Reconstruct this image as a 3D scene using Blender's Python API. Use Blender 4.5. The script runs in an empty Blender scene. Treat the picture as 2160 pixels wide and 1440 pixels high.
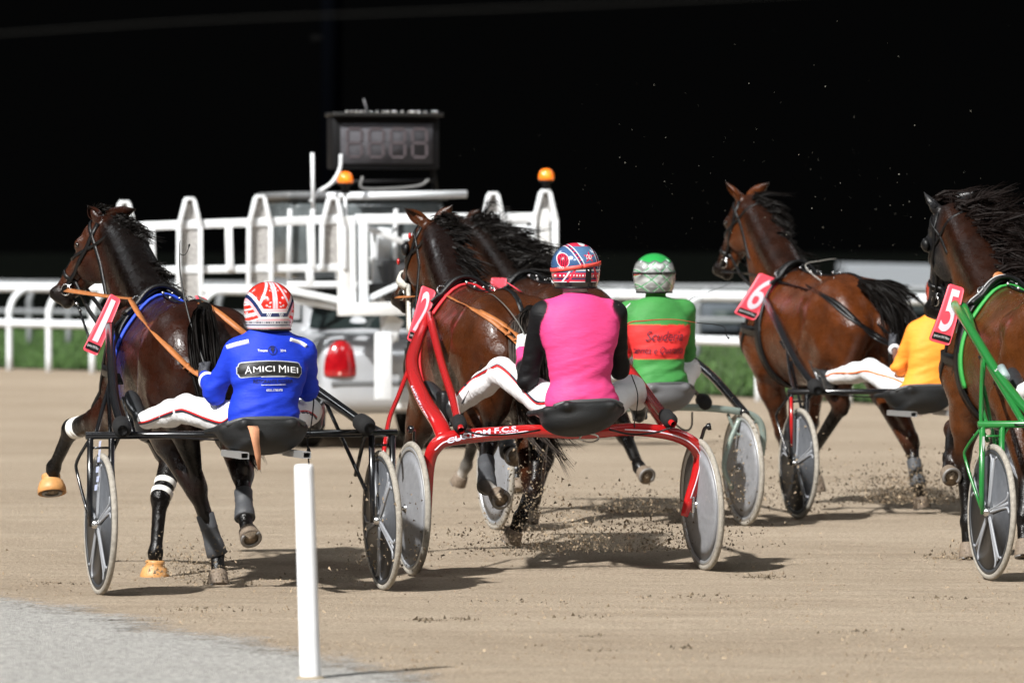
import bpy, bmesh, math, random
import numpy as np
from mathutils import Vector, Matrix, noise
from mathutils.bvhtree import BVHTree
random.seed(7); np.random.seed(7)
PI = math.pi
SC = bpy.context.scene
COL = SC.collection
# ------------------------------------------------------------------ camera
FPX = 12000.0; CAMH = 1.70; PITCH = math.atan((719.5-525.0)/FPX)
cam = bpy.data.cameras.new("camera"); cam.sensor_width = 36.0; cam.lens = 36.0*FPX/2160.0
cam.clip_end = 3000; cam.clip_start = 1.0
cam.dof.use_dof = True; cam.dof.focus_distance = 29.2; cam.dof.aperture_fstop = 3.8
camo = bpy.data.objects.new("camera", cam); COL.objects.link(camo)
camo.location = (0, 0, CAMH); camo.rotation_euler = (PI/2-PITCH, 0, 0)
SC.camera = camo
# ------------------------------------------------------------------ night world with floodlight glows
W = bpy.data.worlds.new("World"); SC.world = W; W.use_nodes = True
wn = W.node_tree; wn.nodes.clear()
wo = wn.nodes.new('ShaderNodeOutputWorld'); wb = wn.nodes.new('ShaderNodeBackground')
tc = wn.nodes.new('ShaderNodeTexCoord')
nrm = wn.nodes.new('ShaderNodeVectorMath'); nrm.operation = 'NORMALIZE'
wn.links.new(tc.outputs['Generated'], nrm.inputs[0])
def wmath(op, a, b=None, clamp=False):
    n = wn.nodes.new('ShaderNodeMath'); n.operation = op; n.use_clamp = clamp
    for i, s in enumerate((a, b)):
        if s is None: continue
        if isinstance(s, (int, float)): n.inputs[i].default_value = s
        else: wn.links.new(s, n.inputs[i])
    return n.outputs[0]
def glow(az, el, size, power):
    d = (math.sin(az)*math.cos(el), math.cos(az)*math.cos(el), math.sin(el))
    n = wn.nodes.new('ShaderNodeVectorMath'); n.operation = 'DOT_PRODUCT'
    wn.links.new(nrm.outputs[0], n.inputs[0]); n.inputs[1].default_value = d
    c = math.cos(size)
    m = wmath('SUBTRACT', n.outputs['Value'], c)
    m = wmath('DIVIDE', m, (1-c)*0.35)
    m = wmath('MULTIPLY', wmath('MINIMUM', wmath('MAXIMUM', m, 0.0), 1.0), power)
    return m
R_ = math.radians
tot = None
# azimuth measured clockwise from the viewing direction: banks of track floodlights
for az, el, sz, pw in ((-100, 30, 6, 9.0), (-170, 34, 6, 10.0), (150, 36, 5, 9.0), (95, 32, 6, 7.0), (-45, 34, 5, 5.0), (40, 34, 5, 4.0)):
    g = glow(R_(az), R_(el), R_(sz), pw)
    tot = g if tot is None else wmath('ADD', tot, g)
sep = wn.nodes.new('ShaderNodeSeparateXYZ'); wn.links.new(nrm.outputs[0], sep.inputs[0])
amb = wmath('MULTIPLY', wmath('MULTIPLY', wmath('SUBTRACT', sep.outputs['Z'], 0.16), 2.2, True), 0.055)
tot = wmath('ADD', wmath('ADD', tot, amb), 0.0010)
wb.inputs['Color'].default_value = (0.93, 0.97, 1.0, 1)
wn.links.new(tot, wb.inputs['Strength']); wn.links.new(wb.outputs[0], wo.inputs[0])
# ------------------------------------------------------------------ main floodlight
sun = bpy.data.lights.new("floodlight", 'SUN'); sun.energy = 5.0; sun.angle = R_(1.3); sun.color = (1.0, 0.98, 0.945)
suno = bpy.data.objects.new("floodlight", sun); COL.objects.link(suno)
suno.location = (-20, -10, 25)
suno.rotation_euler = Vector((0.52, 0.72, -0.80)).to_track_quat('-Z', 'Y').to_euler()
SC.view_settings.view_transform = 'Standard'; SC.view_settings.look = 'None'
SC.view_settings.exposure = 0.60; SC.view_settings.gamma = 1.0
# ------------------------------------------------------------------ pixel helper (photo pixel + real distance -> point)
_cp, _sp = math.cos(PITCH), math.sin(PITCH)
def ray(px, py):
    x = (px-1080)/FPX; z = -(py-719.5)/FPX
    return Vector((x, _cp+z*_sp, -_sp+z*_cp))
def at(px, py, Y):
    r = ray(px, py); t = Y/r.y
    return Vector((r.x*t, Y, CAMH+r.z*t))
def gnd(px, py, z=0.0):
    r = ray(px, py); t = (z-CAMH)/r.z
    return Vector((r.x*t, r.y*t, z))
# ------------------------------------------------------------------ object helpers
def props(o, label=None, cat=None, group=None, kind=None):
    if label: o['label'] = label
    if cat: o['category'] = cat
    if group: o['group'] = group
    if kind: o['kind'] = kind
    return o
def empty(name, loc, rz=0.0, **k):
    o = bpy.data.objects.new(name, None); COL.objects.link(o)
    o.empty_display_size = 0.2
    o.location = loc; o.rotation_euler = (0, 0, rz); return props(o, **k)
def link(name, me, mat=None, parent=None, loc=None, smooth=True, **k):
    o = bpy.data.objects.new(name, me); COL.objects.link(o)
    if mat is not None:
        for m in (mat if isinstance(mat, (list, tuple)) else [mat]): me.materials.append(m)
    if smooth:
        me.polygons.foreach_set('use_smooth', [True]*len(me.polygons))
    if parent is not None: o.parent = parent
    if loc is not None: o.location = loc
    return props(o, **k)
def mesh(name, v, f):
    me = bpy.data.meshes.new(name); me.from_pydata([tuple(p) for p in v], [], [tuple(q) for q in f]); me.update(); return me
class MB:
    """collects simple shapes into one mesh"""
    def __init__(s): s.v = []; s.f = []
    def add(s, v, f):
        n = len(s.v); s.v += [Vector(p) for p in v]; s.f += [tuple(i+n for i in q) for q in f]; return s
    def box(s, c, size, M=None, bev=0.0):
        x, y, z = (a/2 for a in size); b = min(bev, x*.9, y*.9, z*.9)
        if b <= 0:
            vs = [Vector((i*x, j*y, k*z)) for i in (-1, 1) for j in (-1, 1) for k in (-1, 1)]
            fs = [(0,1,3,2),(4,6,7,5),(0,4,5,1),(2,3,7,6),(0,2,6,4),(1,5,7,3)]
        else:
            bm = bmesh.new(); bmesh.ops.create_cube(bm, size=1.0)
            for q in bm.verts: q.co = Vector((q.co.x*2*x, q.co.y*2*y, q.co.z*2*z))
            bmesh.ops.bevel(bm, geom=list(bm.edges), offset=b, segments=2, profile=.5, affect='EDGES')
            bm.verts.index_update(); vs = [q.co.copy() for q in bm.verts]; fs = [tuple(l.index for l in q.verts) for q in bm.faces]; bm.free()
        if M is not None: vs = [M @ p for p in vs]
        c = Vector(c); return s.add([p+c for p in vs], fs)
    def tube(s, pts, r, n=10, caps=True, flat=1.0, up=None):
        pts = [Vector(p) for p in pts]; m = len(pts)
        rs = list(r) if isinstance(r, (list, tuple)) else [r]*m
        vs = []; fs = []; T = []
        for i in range(m):
            t = (pts[min(i+1, m-1)]-pts[max(i-1, 0)]); T.append(t.normalized() if t.length > 0 else Vector((0,0,1)))
        ref = Vector(up) if up is not None else (Vector((0,0,1)) if abs(T[0].z) < .9 else Vector((1,0,0)))
        for i in range(m):
            a = ref-T[i]*ref.dot(T[i]); a = a.normalized() if a.length > 1e-5 else T[i].orthogonal().normalized()
            if up is None: ref = a
            b = T[i].cross(a)
            for k in range(n):
                q = 2*PI*k/n; vs.append(pts[i]+a*(math.cos(q)*rs[i]*flat)+b*(math.sin(q)*rs[i]))
        for i in range(m-1):
            for k in range(n):
                k2 = (k+1) % n; fs.append((i*n+k, i*n+k2, (i+1)*n+k2, (i+1)*n+k))
        if caps: fs.append(tuple(reversed(range(n)))); fs.append(tuple(range((m-1)*n, m*n)))
        return s.add(vs, fs)
    def lathe(s, prof, n=32, M=None, closed=False):
        """prof: list of (radius, height) revolved about local Z"""
        vs = []; fs = []; m = len(prof)
        for r, h in prof:
            for k in range(n): q = 2*PI*k/n; vs.append(Vector((r*math.cos(q), r*math.sin(q), h)))
        for i in range(m if closed else m-1):
            j = (i+1) % m
            for k in range(n):
                k2 = (k+1) % n; fs.append((i*n+k, i*n+k2, j*n+k2, j*n+k))
        if not closed:
            if prof[0][0] > 1e-4: fs.append(tuple(reversed(range(n))))
            if prof[-1][0] > 1e-4: fs.append(tuple(range((m-1)*n, m*n)))
        if M is not None: vs = [M @ p for p in vs]
        return s.add(vs, fs)
    def ball(s, c, r, n=12, M=None):
        r = (r, r, r) if isinstance(r, (int, float)) else r
        h = n//2+1; prof = [(max(math.sin(PI*i/h), 1e-5), -math.cos(PI*i/h)) for i in range(h+1)]
        D = Matrix.Diagonal((r[0], r[1], r[2], 1)); D = (M.to_4x4() @ D) if M is not None else D
        return s.lathe(prof, n, Matrix.Translation(Vector(c)) @ D)
    def ribbon(s, pts, nrm_, w, th=0.004):
        """flat strap with thickness; nrm_ per point or one"""
        pts = [Vector(p) for p in pts]; m = len(pts); vs = []; fs = []
        for i in range(m):
            t = (pts[min(i+1, m-1)]-pts[max(i-1, 0)]).normalized()
            n_ = Vector(nrm_[i]) if isinstance(nrm_, list) else Vector(nrm_)
            b = t.cross(n_); b = b.normalized() if b.length > 1e-6 else t.orthogonal().normalized()
            n_ = b.cross(t).normalized(); ww = w[i] if isinstance(w, (list, tuple)) else w
            for sx, sz in ((-1,-1),(1,-1),(1,1),(-1,1)): vs.append(pts[i]+b*(sx*ww/2)+n_*(sz*th/2))
        for i in range(m-1):
            for k in range(4): k2 = (k+1) % 4; fs.append((i*4+k, i*4+k2, (i+1)*4+k2, (i+1)*4+k))
        fs.append((3,2,1,0)); fs.append(tuple(range((m-1)*4, m*4)))
        return s.add(vs, fs)
    def build(s, name, mat, parent=None, loc=None, smooth=True, **k):
        return link(name, mesh(name, s.v, s.f), mat, parent, loc, smooth, **k)
def smoothpath(pts, n=6):
    """Catmull-Rom through points"""
    P = [Vector(p) for p in pts]; P = [P[0]*2-P[1]]+P+[P[-1]*2-P[-2]]; out = []
    for i in range(1, len(P)-2):
        for k in range(n):
            t = k/n; a, b, c, d = P[i-1], P[i], P[i+1], P[i+2]
            out.append(0.5*((2*b)+(c-a)*t+(2*a-5*b+4*c-d)*t*t+(3*b-a-3*c+d)*t**3))
    out.append(P[-2]); return out
def flatshade(o, ang=35):
    me = o.data; me.polygons.foreach_set('use_smooth', [True]*len(me.polygons))
    try:
        bm = bmesh.new(); bm.from_mesh(me)
        for e in bm.edges:
            if len(e.link_faces) == 2 and e.calc_face_angle(0) > R_(ang): e.smooth = False
        bm.to_mesh(me); bm.free()
    except Exception: pass
    return o
# ------------------------------------------------------------------ implicit surfaces (smooth unions meshed by surface nets)
class SDF:
    def __init__(s): s.p = []
    def cap(s, a, b, ra, rb=None, k=.03, c=0, sub=False):
        s.p.append(('c', np.array(a, float), np.array(b, float), ra, ra if rb is None else rb, k, c, sub)); return s
    def chain(s, pts, rs, k=.03, c=0):
        s.p.append(('l', np.array([tuple(p) for p in pts], float), np.array(rs, float), 0, 0, k, c, False)); return s
    def ell(s, ctr, r, axes=None, k=.03, c=0, sub=False):
        A = np.eye(3) if axes is None else np.array([list(Vector(x).normalized()) for x in axes])
        s.p.append(('e', np.array(ctr, float), np.array(r, float), A, 0, k, c, sub)); return s
    def box(s, ctr, h, rr=.02, axes=None, k=.02, c=0, sub=False):
        A = np.eye(3) if axes is None else np.array([list(Vector(x).normalized()) for x in axes])
        s.p.append(('b', np.array(ctr, float), np.array(h, float), A, rr, k, c, sub)); return s
    @staticmethod
    def dist(p, X):
        if p[0] == 'c':
            a, b, ra, rb = p[1:5]; ba = b-a; l2 = max(float(ba @ ba), 1e-9)
            t = np.clip(((X-a) @ ba)/l2, 0, 1); q = X-a-t[..., None]*ba
            return np.sqrt((q*q).sum(-1))-(ra+(rb-ra)*t)
        if p[0] == 'l':
            out = None
            for i in range(len(p[1])-1):
                d = SDF.dist(('c', p[1][i], p[1][i+1], p[2][i], p[2][i+1]), X); out = d if out is None else np.minimum(out, d)
            return out
        if p[0] == 'e':
            q = (X-p[1]) @ p[3].T; r = p[2]
            k0 = np.sqrt(((q/r)**2).sum(-1)); k1 = np.sqrt(((q/(r*r))**2).sum(-1))
            return k0*(k0-1.0)/np.maximum(k1, 1e-6)
        q = np.abs((X-p[1]) @ p[3].T)-(p[2]-p[4])
        return np.sqrt((np.maximum(q, 0)**2).sum(-1))+np.minimum(q.max(-1), 0)-p[4]
    def bounds(s, p):
        if p[0] == 'c':
            m = max(p[3], p[4]); return np.minimum(p[1], p[2])-m, np.maximum(p[1], p[2])+m
        if p[0] == 'l': return p[1].min(0)-p[2].max(), p[1].max(0)+p[2].max()
        if p[0] == 'b': m = np.abs(p[3].T) @ p[2]; return p[1]-m, p[1]+m
        m = p[2].max(); return p[1]-m, p[1]+m
    def surf(s, h):
        add = [p for p in s.p if not p[7]]
        lo = np.min([s.bounds(p)[0] for p in add], 0)-3*h; hi = np.max([s.bounds(p)[1] for p in add], 0)+3*h
        n = np.ceil((hi-lo)/h).astype(int)+1
        G = np.full(n, 1.0, np.float32); ax = [lo[i]+h*np.arange(n[i]) for i in range(3)]
        for p in s.p:
            k = p[5]; bl, bh = s.bounds(p); mg = k+4*h
            i0 = np.maximum(np.floor((bl-mg-lo)/h).astype(int), 0); i1 = np.minimum(np.ceil((bh+mg-lo)/h).astype(int)+1, n)
            if (i1 <= i0).any(): continue
            X = np.stack(np.meshgrid(ax[0][i0[0]:i1[0]], ax[1][i0[1]:i1[1]], ax[2][i0[2]:i1[2]], indexing='ij'), -1)
            d = s.dist(p, X).astype(np.float32); sl = tuple(slice(a, b) for a, b in zip(i0, i1)); g = G[sl]
            if p[7]:
                hh = np.maximum(k-np.abs(g+d), 0)/max(k, 1e-6); G[sl] = np.maximum(g, -d)+hh*hh*k*.25
            else:
                hh = np.maximum(k-np.abs(g-d), 0)/max(k, 1e-6); G[sl] = np.minimum(g, d)-hh*hh*k*.25
        S = G < 0
        # surface nets
        c = np.zeros(tuple(n-1), np.int8)
        for a in (0, 1):
            for b in (0, 1):
                for e in (0, 1): c += S[a:n[0]-1+a, b:n[1]-1+b, e:n[2]-1+e]
        act = (c > 0) & (c < 8); idx = np.full(act.shape, -1, np.int64); I = np.argwhere(act); idx[act] = np.arange(len(I))
        acc = np.zeros((len(I), 3)); cnt = np.zeros(len(I)); cor = [(a, b, e) for a in (0, 1) for b in (0, 1) for e in (0, 1)]
        for p1 in cor:
            for ax_ in range(3):
                if p1[ax_]: continue
                p2 = list(p1); p2[ax_] = 1
                g1 = G[I[:, 0]+p1[0], I[:, 1]+p1[1], I[:, 2]+p1[2]]; g2 = G[I[:, 0]+p2[0], I[:, 1]+p2[1], I[:, 2]+p2[2]]
                m = (g1 < 0) != (g2 < 0); t = np.where(m, g1/np.where(m, g1-g2, 1), 0)
                P = np.tile(np.array(p1, float), (len(I), 1)); P[:, ax_] += t
                acc += P*m[:, None]; cnt += m
        V = lo+h*(I+acc/cnt[:, None]); F = []
        for ax_ in range(3):
            a2, a3 = (ax_+1) % 3, (ax_+2) % 3
            s1 = [slice(0, n[i]) for i in range(3)]; s2 = list(s1); s1[ax_] = slice(0, n[ax_]-1); s2[ax_] = slice(1, n[ax_])
            E = np.argwhere(S[tuple(s1)] != S[tuple(s2)]); E = E[(E[:, a2] > 0) & (E[:, a3] > 0)]
            def g(da, db):
                q = E.copy(); q[:, a2] -= da; q[:, a3] -= db; return idx[q[:, 0], q[:, 1], q[:, 2]]
            Q = np.stack([g(1, 1), g(0, 1), g(0, 0), g(1, 0)], 1)
            ins = S[E[:, 0], E[:, 1], E[:, 2]]; Q[~ins] = Q[~ins][:, ::-1]; F.append(Q)
        F = np.concatenate(F); F = F[(F >= 0).all(1)]
        return V, F
    def colours(s, V, pal, soft=.018):
        pal = np.array(pal, float); add = [p for p in s.p if not p[7]]
        D = np.stack([s.dist(p, V) for p in add], 1); D -= D.min(1, keepdims=True)
        Wt = np.exp(-D/soft); Wt /= Wt.sum(1, keepdims=True)
        return Wt @ pal[[p[6] for p in add]]
def npmesh(name, V, F, cols=None):
    me = bpy.data.meshes.new(name); me.vertices.add(len(V)); me.vertices.foreach_set('co', np.asarray(V, np.float32).ravel())
    me.loops.add(F.size); me.loops.foreach_set('vertex_index', F.ravel().astype(np.int32))
    me.polygons.add(len(F)); me.polygons.foreach_set('loop_start', np.arange(0, F.size, F.shape[1], dtype=np.int32))
    me.update(calc_edges=True); me.validate()
    if cols is not None:
        a = me.color_attributes.new('Col', 'FLOAT_COLOR', 'POINT')
        c = np.ones((len(V), 4), np.float32); c[:, :3] = cols; a.data.foreach_set('color', c.ravel())
    return me
def relax(V, F, it=2, f=.5):
    V = V.copy()
    E = np.concatenate([F[:, [0, 1]], F[:, [1, 2]], F[:, [2, 3]], F[:, [3, 0]]])
    for _ in range(it):
        S = np.zeros_like(V); C = np.zeros(len(V))
        for a, b in ((0, 1), (1, 0)):
            for i in range(3): S[:, i] += np.bincount(E[:, a], V[E[:, b], i], len(V))
            C += np.bincount(E[:, a], minlength=len(V))
        V += f*(S/np.maximum(C, 1)[:, None]-V)
    return V
def bvh_of(V, F): return BVHTree.FromPolygons([tuple(v) for v in V], [tuple(f) for f in F.tolist()])
# ------------------------------------------------------------------ materials
MATS = {}
def mat(name, col=(.5,.5,.5), rough=.5, metal=0.0, coat=0.0, attr=False, var=0.0, vscale=30.0, bump=0.0, bscale=200.0,
        dirt=0.0, dirtcol=(.42,.34,.24), emis=None, estr=0.0, spec=.5, alpha=1.0, sheen=0.0, trans=0.0, stretch=None, bdist=.01, dscale=60):
    if name in MATS: return MATS[name]
    m = bpy.data.materials.new(name); m.use_nodes = True; nt = m.node_tree; N = nt.nodes; L = nt.links
    b = N['Principled BSDF']; b.inputs['Roughness'].default_value = rough; b.inputs['Metallic'].default_value = metal
    b.inputs['Coat Weight'].default_value = coat; b.inputs['Coat Roughness'].default_value = .15
    b.inputs['Specular IOR Level'].default_value = spec; b.inputs['Alpha'].default_value = alpha
    b.inputs['Sheen Weight'].default_value = sheen; b.inputs['Transmission Weight'].default_value = trans
    co = N.new('ShaderNodeTexCoord'); src = co.outputs['Object']
    if stretch:
        mp = N.new('ShaderNodeMapping'); mp.inputs['Scale'].default_value = stretch; L.new(src, mp.inputs[0]); src = mp.outputs[0]
    if attr:
        a = N.new('ShaderNodeAttribute'); a.attribute_name = 'Col'; c = a.outputs['Color']
    else:
        a = N.new('ShaderNodeRGB'); a.outputs[0].default_value = (*col, 1); c = a.outputs[0]
    def nz(scale, det=4, r=.6):
        n = N.new('ShaderNodeTexNoise'); n.inputs['Scale'].default_value = scale; n.inputs['Detail'].default_value = det
        n.inputs['Roughness'].default_value = r; L.new(src, n.inputs['Vector']); return n.outputs['Fac']
    if var > 0:
        mr = N.new('ShaderNodeMapRange'); mr.inputs['From Min'].default_value = .3; mr.inputs['From Max'].default_value = .7
        mr.inputs['To Min'].default_value = 1-var; mr.inputs['To Max'].default_value = 1+var; L.new(nz(vscale), mr.inputs['Value'])
        mx = N.new('ShaderNodeVectorMath'); mx.operation = 'SCALE'; L.new(c, mx.inputs[0]); L.new(mr.outputs[0], mx.inputs['Scale']); c = mx.outputs[0]
    if dirt > 0:
        mr = N.new('ShaderNodeMapRange'); mr.inputs['From Min'].default_value = .5+.22*(1-dirt); mr.inputs['From Max'].default_value = .62+.22*(1-dirt)
        mr.inputs['To Max'].default_value = .85; L.new(nz(dscale, 5, .75), mr.inputs['Value'])
        mx = N.new('ShaderNodeMix'); mx.data_type = 'RGBA'; L.new(mr.outputs[0], mx.inputs['Factor']); L.new(c, mx.inputs['A'])
        mx.inputs['B'].default_value = (*dirtcol, 1); c = mx.outputs['Result']
    L.new(c, b.inputs['Base Color'])
    if bump > 0:
        bn = N.new('ShaderNodeBump'); bn.inputs['Strength'].default_value = bump; bn.inputs['Distance'].default_value = bdist
        L.new(nz(bscale, 6), bn.inputs['Height']); L.new(bn.outputs[0], b.inputs['Normal'])
    if emis: b.inputs['Emission Color'].default_value = (*emis, 1); b.inputs['Emission Strength'].default_value = estr
    MATS[name] = m; return m
M_white = mat('white_paint', (.73,.76,.79), .45, var=.08, vscale=9, dirt=.05, dirtcol=(.35,.3,.24), dscale=14)
M_rust = mat('rusty_white_paint', (.70,.71,.71), .6, var=.1, vscale=9, dirt=.55, dirtcol=(.32,.17,.08), dscale=9)
M_plastic = mat('white_plastic', (.80,.81,.83), .4, var=.05, vscale=8, dirt=.25, dirtcol=(.6,.6,.6), dscale=30)
M_black = mat('black_leather', (.005,.005,.0055), .38, spec=.35, var=.3, bump=.25, bscale=120, dirt=.16, dirtcol=(.2,.17,.13), dscale=160)
M_blackgloss = mat('black_gloss_paint', (.006,.006,.007), .22, coat=.3, var=.3, dirt=.18, dirtcol=(.28,.24,.19), dscale=110)
M_rubber = mat('black_foam_rubber', (.010,.010,.0105), .8, spec=.3, bump=.4, bscale=260, dirt=.2, dirtcol=(.2,.17,.13), dscale=140)
M_seat = mat('seat_plastic', (.012,.0125,.013), .5, spec=.35, bump=.25, bscale=150, dirt=.22, dirtcol=(.25,.22,.17), dscale=130)
M_rim = mat('rim_highlight_plastic', (.06,.062,.065), .45, dirt=.3, dirtcol=(.3,.28,.24), dscale=120)  # highlight along the seat's top edge put into the lighter rim colour
M_seatg = mat('grey_seat_plastic', (.10,.10,.105), .5, bump=.25, bscale=150, dirt=.3, dirtcol=(.25,.22,.17), dscale=130)
M_metal = mat('steel', (.62,.62,.62), .25, metal=1.0)
M_alu = mat('aluminium', (.55,.56,.57), .45, metal=.8, dirt=.3, dscale=90)
M_brown = mat('tan_leather', (.36,.125,.035), .5, var=.15, vscale=60, bump=.2, bscale=300)
M_tyre = mat('tyre_rubber', (.30,.275,.235), .85, var=.25, vscale=50, bump=.5, bscale=260, dirt=.35, dirtcol=(.44,.37,.28), dscale=70)
M_rimd = mat('dark_rim', (.035,.038,.042), .4, dirt=.4, dirtcol=(.4,.36,.3), dscale=60)
M_disc = mat('grey_wheel_disc', (.085,.09,.10), .38, coat=.2, var=.15, dirt=.3, dirtcol=(.36,.33,.28), dscale=70)
M_discpale = mat('pale_wheel_disc', (.205,.21,.225), .5, var=.12, dirt=.35, dirtcol=(.42,.38,.31), dscale=22)
M_spoke = mat('worn_spoke', (.24,.25,.27), .42, dirt=.35, dirtcol=(.4,.37,.31), dscale=60)
M_red = mat('red_metallic_paint', (.40,.009,.010), .25, coat=.8, dirt=.15, dscale=90)
M_green = mat('green_paint', (.012,.155,.028), .3, coat=.5, dirt=.12, dscale=90)
M_sgreen = mat('silver_green_paint', (.22,.27,.24), .35, coat=.4, metal=.2, dirt=.3, dscale=60)
M_plate = mat('coral_plate', (.92,.085,.125), .45)
M_plateback = mat('grey_plate_back', (.14,.14,.13), .4, dirt=.3)
M_pwhite = mat('plate_white', (.80,.72,.80), .5)
M_ink = mat('black_ink', (.008,.008,.008), .5)
M_inkwhite = mat('white_ink', (.8,.8,.82), .5)
M_boot = mat('polished_boot', (.022,.023,.025), .3, coat=.35, bump=.15, bscale=60, dirt=.2, dirtcol=(.3,.26,.2), dscale=90)
M_hair = mat('black_horse_hair', (.0045,.0035,.003), .5, spec=.10)
M_hairg = mat('dusty_horse_hair', (.035,.027,.022), .7, var=.6, spec=.2)
M_hairb = mat('brown_black_horse_hair', (.0065,.0035,.0028), .6, spec=.10)
M_hoof = mat('hoof_horn', (.17,.13,.095), .65, var=.3, vscale=90, bump=.4, bscale=120, dirt=.4)
M_sole = mat('hoof_sole', (.26,.20,.14), .8, var=.35, vscale=80, bump=.6, bscale=90)
M_shoe = mat('worn_horseshoe', (.25,.24,.23), .6, metal=.6, dirt=.5, dscale=80)
M_bell = mat('tan_rubber_bell_boot', (.50,.25,.085), .5, var=.12, vscale=40, dirt=.2)
M_tape = mat('white_tape', (.75,.74,.70), .6, dirt=.15)
M_legboot = mat('grey_leg_boot', (.055,.058,.064), .55, bump=.3, bscale=180, dirt=.4, dscale=110)
M_eye = mat('horse_eye', (.01,.006,.004), .05, coat=1)
M_coat = mat('horse_coat', attr=True, rough=.34, coat=.03, var=.35, vscale=7, bump=.55, bscale=48, bdist=.008, dirt=.05, dirtcol=(.16,.12,.08), dscale=240, spec=.26)
def _coat():
    nt = M_coat.node_tree; b = nt.nodes['Principled BSDF']; co = nt.nodes.new('ShaderNodeTexCoord'); n = nt.nodes.new('ShaderNodeTexNoise'); n.inputs['Scale'].default_value = 13; n.inputs['Detail'].default_value = 7; n.inputs['Roughness'].default_value = .7
    r = nt.nodes.new('ShaderNodeMapRange'); r.inputs['From Min'].default_value = .35; r.inputs['From Max'].default_value = .65; r.inputs['To Min'].default_value = .17; r.inputs['To Max'].default_value = .44
    nt.links.new(co.outputs['Object'], n.inputs[0]); nt.links.new(n.outputs['Fac'], r.inputs[0]); nt.links.new(r.outputs[0], b.inputs['Roughness'])
    n2 = nt.nodes.new('ShaderNodeTexNoise'); n2.inputs['Scale'].default_value = 3.3; n2.inputs['Detail'].default_value = 9; n2.inputs['Roughness'].default_value = .75; r2 = nt.nodes.new('ShaderNodeMapRange')
    for k_, v_ in (('From Min', .50), ('From Max', .63), ('To Min', 0.0), ('To Max', .6)): r2.inputs[k_].default_value = v_
    nt.links.new(co.outputs['Object'], n2.inputs[0]); nt.links.new(n2.outputs['Fac'], r2.inputs[0]); nt.links.new(r2.outputs[0], b.inputs['Coat Weight']); b.inputs['Coat Roughness'].default_value = .14
_coat()
M_cloth = mat('stretch_fabric', attr=True, rough=.62, bump=.2, bscale=11, stretch=(1,1,3.2), spec=.25, bdist=.03, var=.05, vscale=40)
M_trouser = mat('white_trouser_fabric', attr=True, rough=.7, bump=.5, bscale=13, stretch=(3,1,1), sheen=.1, bdist=.03, dirt=.1, dirtcol=(.5,.47,.42), dscale=30)
M_helm = mat('helmet_paint', attr=True, rough=.18, coat=.8)
M_skin = mat('skin', (.33,.16,.10), .5)
M_skin_d = mat('tanned_skin', (.13,.055,.035), .5)
M_glove = mat('dark_glove', (.035,.037,.045), .6, bump=.3)
M_glovew = mat('white_glove', (.72,.71,.68), .6, bump=.3)
# ------------------------------------------------------------------ ground
def ground_mat():
    m = bpy.data.materials.new('raked_sand'); m.use_nodes = True; nt = m.node_tree; N = nt.nodes; L = nt.links
    b = N['Principled BSDF']; b.inputs['Roughness'].default_value = .95; b.inputs['Specular IOR Level'].default_value = .2
    co = N.new('ShaderNodeTexCoord')
    def nz(scale, det, rot=0, st=(1,1,1), r=.6):
        mp = N.new('ShaderNodeMapping'); mp.inputs['Scale'].default_value = st; mp.inputs['Rotation'].default_value = (0,0,rot)
        L.new(co.outputs['Object'], mp.inputs[0]); n = N.new('ShaderNodeTexNoise'); n.inputs['Scale'].default_value = scale
        n.inputs['Detail'].default_value = det; n.inputs['Roughness'].default_value = r; L.new(mp.outputs[0], n.inputs[0]); return n.outputs['Fac']
    big = nz(.35, 3, 0.3, (.5,1,1)); mid = nz(3.2, 5, .3, (.35,1,1), .65); fine = nz(55, 4, 0, (1,1,1), .75); grit = nz(150, 2)
    r1 = N.new('ShaderNodeValToRGB'); e = r1.color_ramp.elements
    e[0].position = .30; e[0].color = (.33,.262,.195,1); e[1].position = .70; e[1].color = (.50,.415,.325,1)
    mx = N.new('ShaderNodeMix'); mx.data_type = 'FLOAT'; mx.inputs['Factor'].default_value = .5; L.new(big, mx.inputs['A']); L.new(mid, mx.inputs['B'])
    L.new(mx.outputs['Result'], r1.inputs[0])
    r2 = N.new('ShaderNodeValToRGB'); e = r2.color_ramp.elements
    e[0].position = .33; e[0].color = (.55,.54,.52,1); e[1].position = .62; e[1].color = (1.16,1.15,1.12,1)
    mul = N.new('ShaderNodeMix'); mul.data_type = 'RGBA'; mul.blend_type = 'MULTIPLY'; mul.inputs['Factor'].default_value = 1
    L.new(fine, r2.inputs[0]); L.new(r1.outputs[0], mul.inputs['A']); L.new(r2.outputs[0], mul.inputs['B'])
    r3 = N.new('ShaderNodeValToRGB'); e = r3.color_ramp.elements
    e[0].position = .30; e[0].color = (.5,.48,.45,1); e[1].position = .42; e[1].color = (1,1,1,1)
    mul2 = N.new('ShaderNodeMix'); mul2.data_type = 'RGBA'; mul2.blend_type = 'MULTIPLY'; mul2.inputs['Factor'].default_value = 1
    L.new(grit, r3.inputs[0]); L.new(mul.outputs['Result'], mul2.inputs['A']); L.new(r3.outputs[0], mul2.inputs['B'])
    L.new(mul2.outputs['Result'], b.inputs['Base Color'])
    bp = N.new('ShaderNodeBump'); bp.inputs['Strength'].default_value = .9; bp.inputs['Distance'].default_value = .02
    bp2 = N.new('ShaderNodeBump'); bp2.inputs['Strength'].default_value = .8; bp2.inputs['Distance'].default_value = .08
    L.new(fine, bp.inputs['Height']); L.new(mid, bp2.inputs['Height']); L.new(bp2.outputs[0], bp.inputs['Normal']); L.new(bp.outputs[0], b.inputs['Normal'])
    return m
def sheet(name, pts, z, m, **k):
    return link(name, mesh(name, [(p[0], p[1], z) for p in pts], [tuple(range(len(pts)))]), m, smooth=False, **k)
GM = ground_mat()
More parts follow.
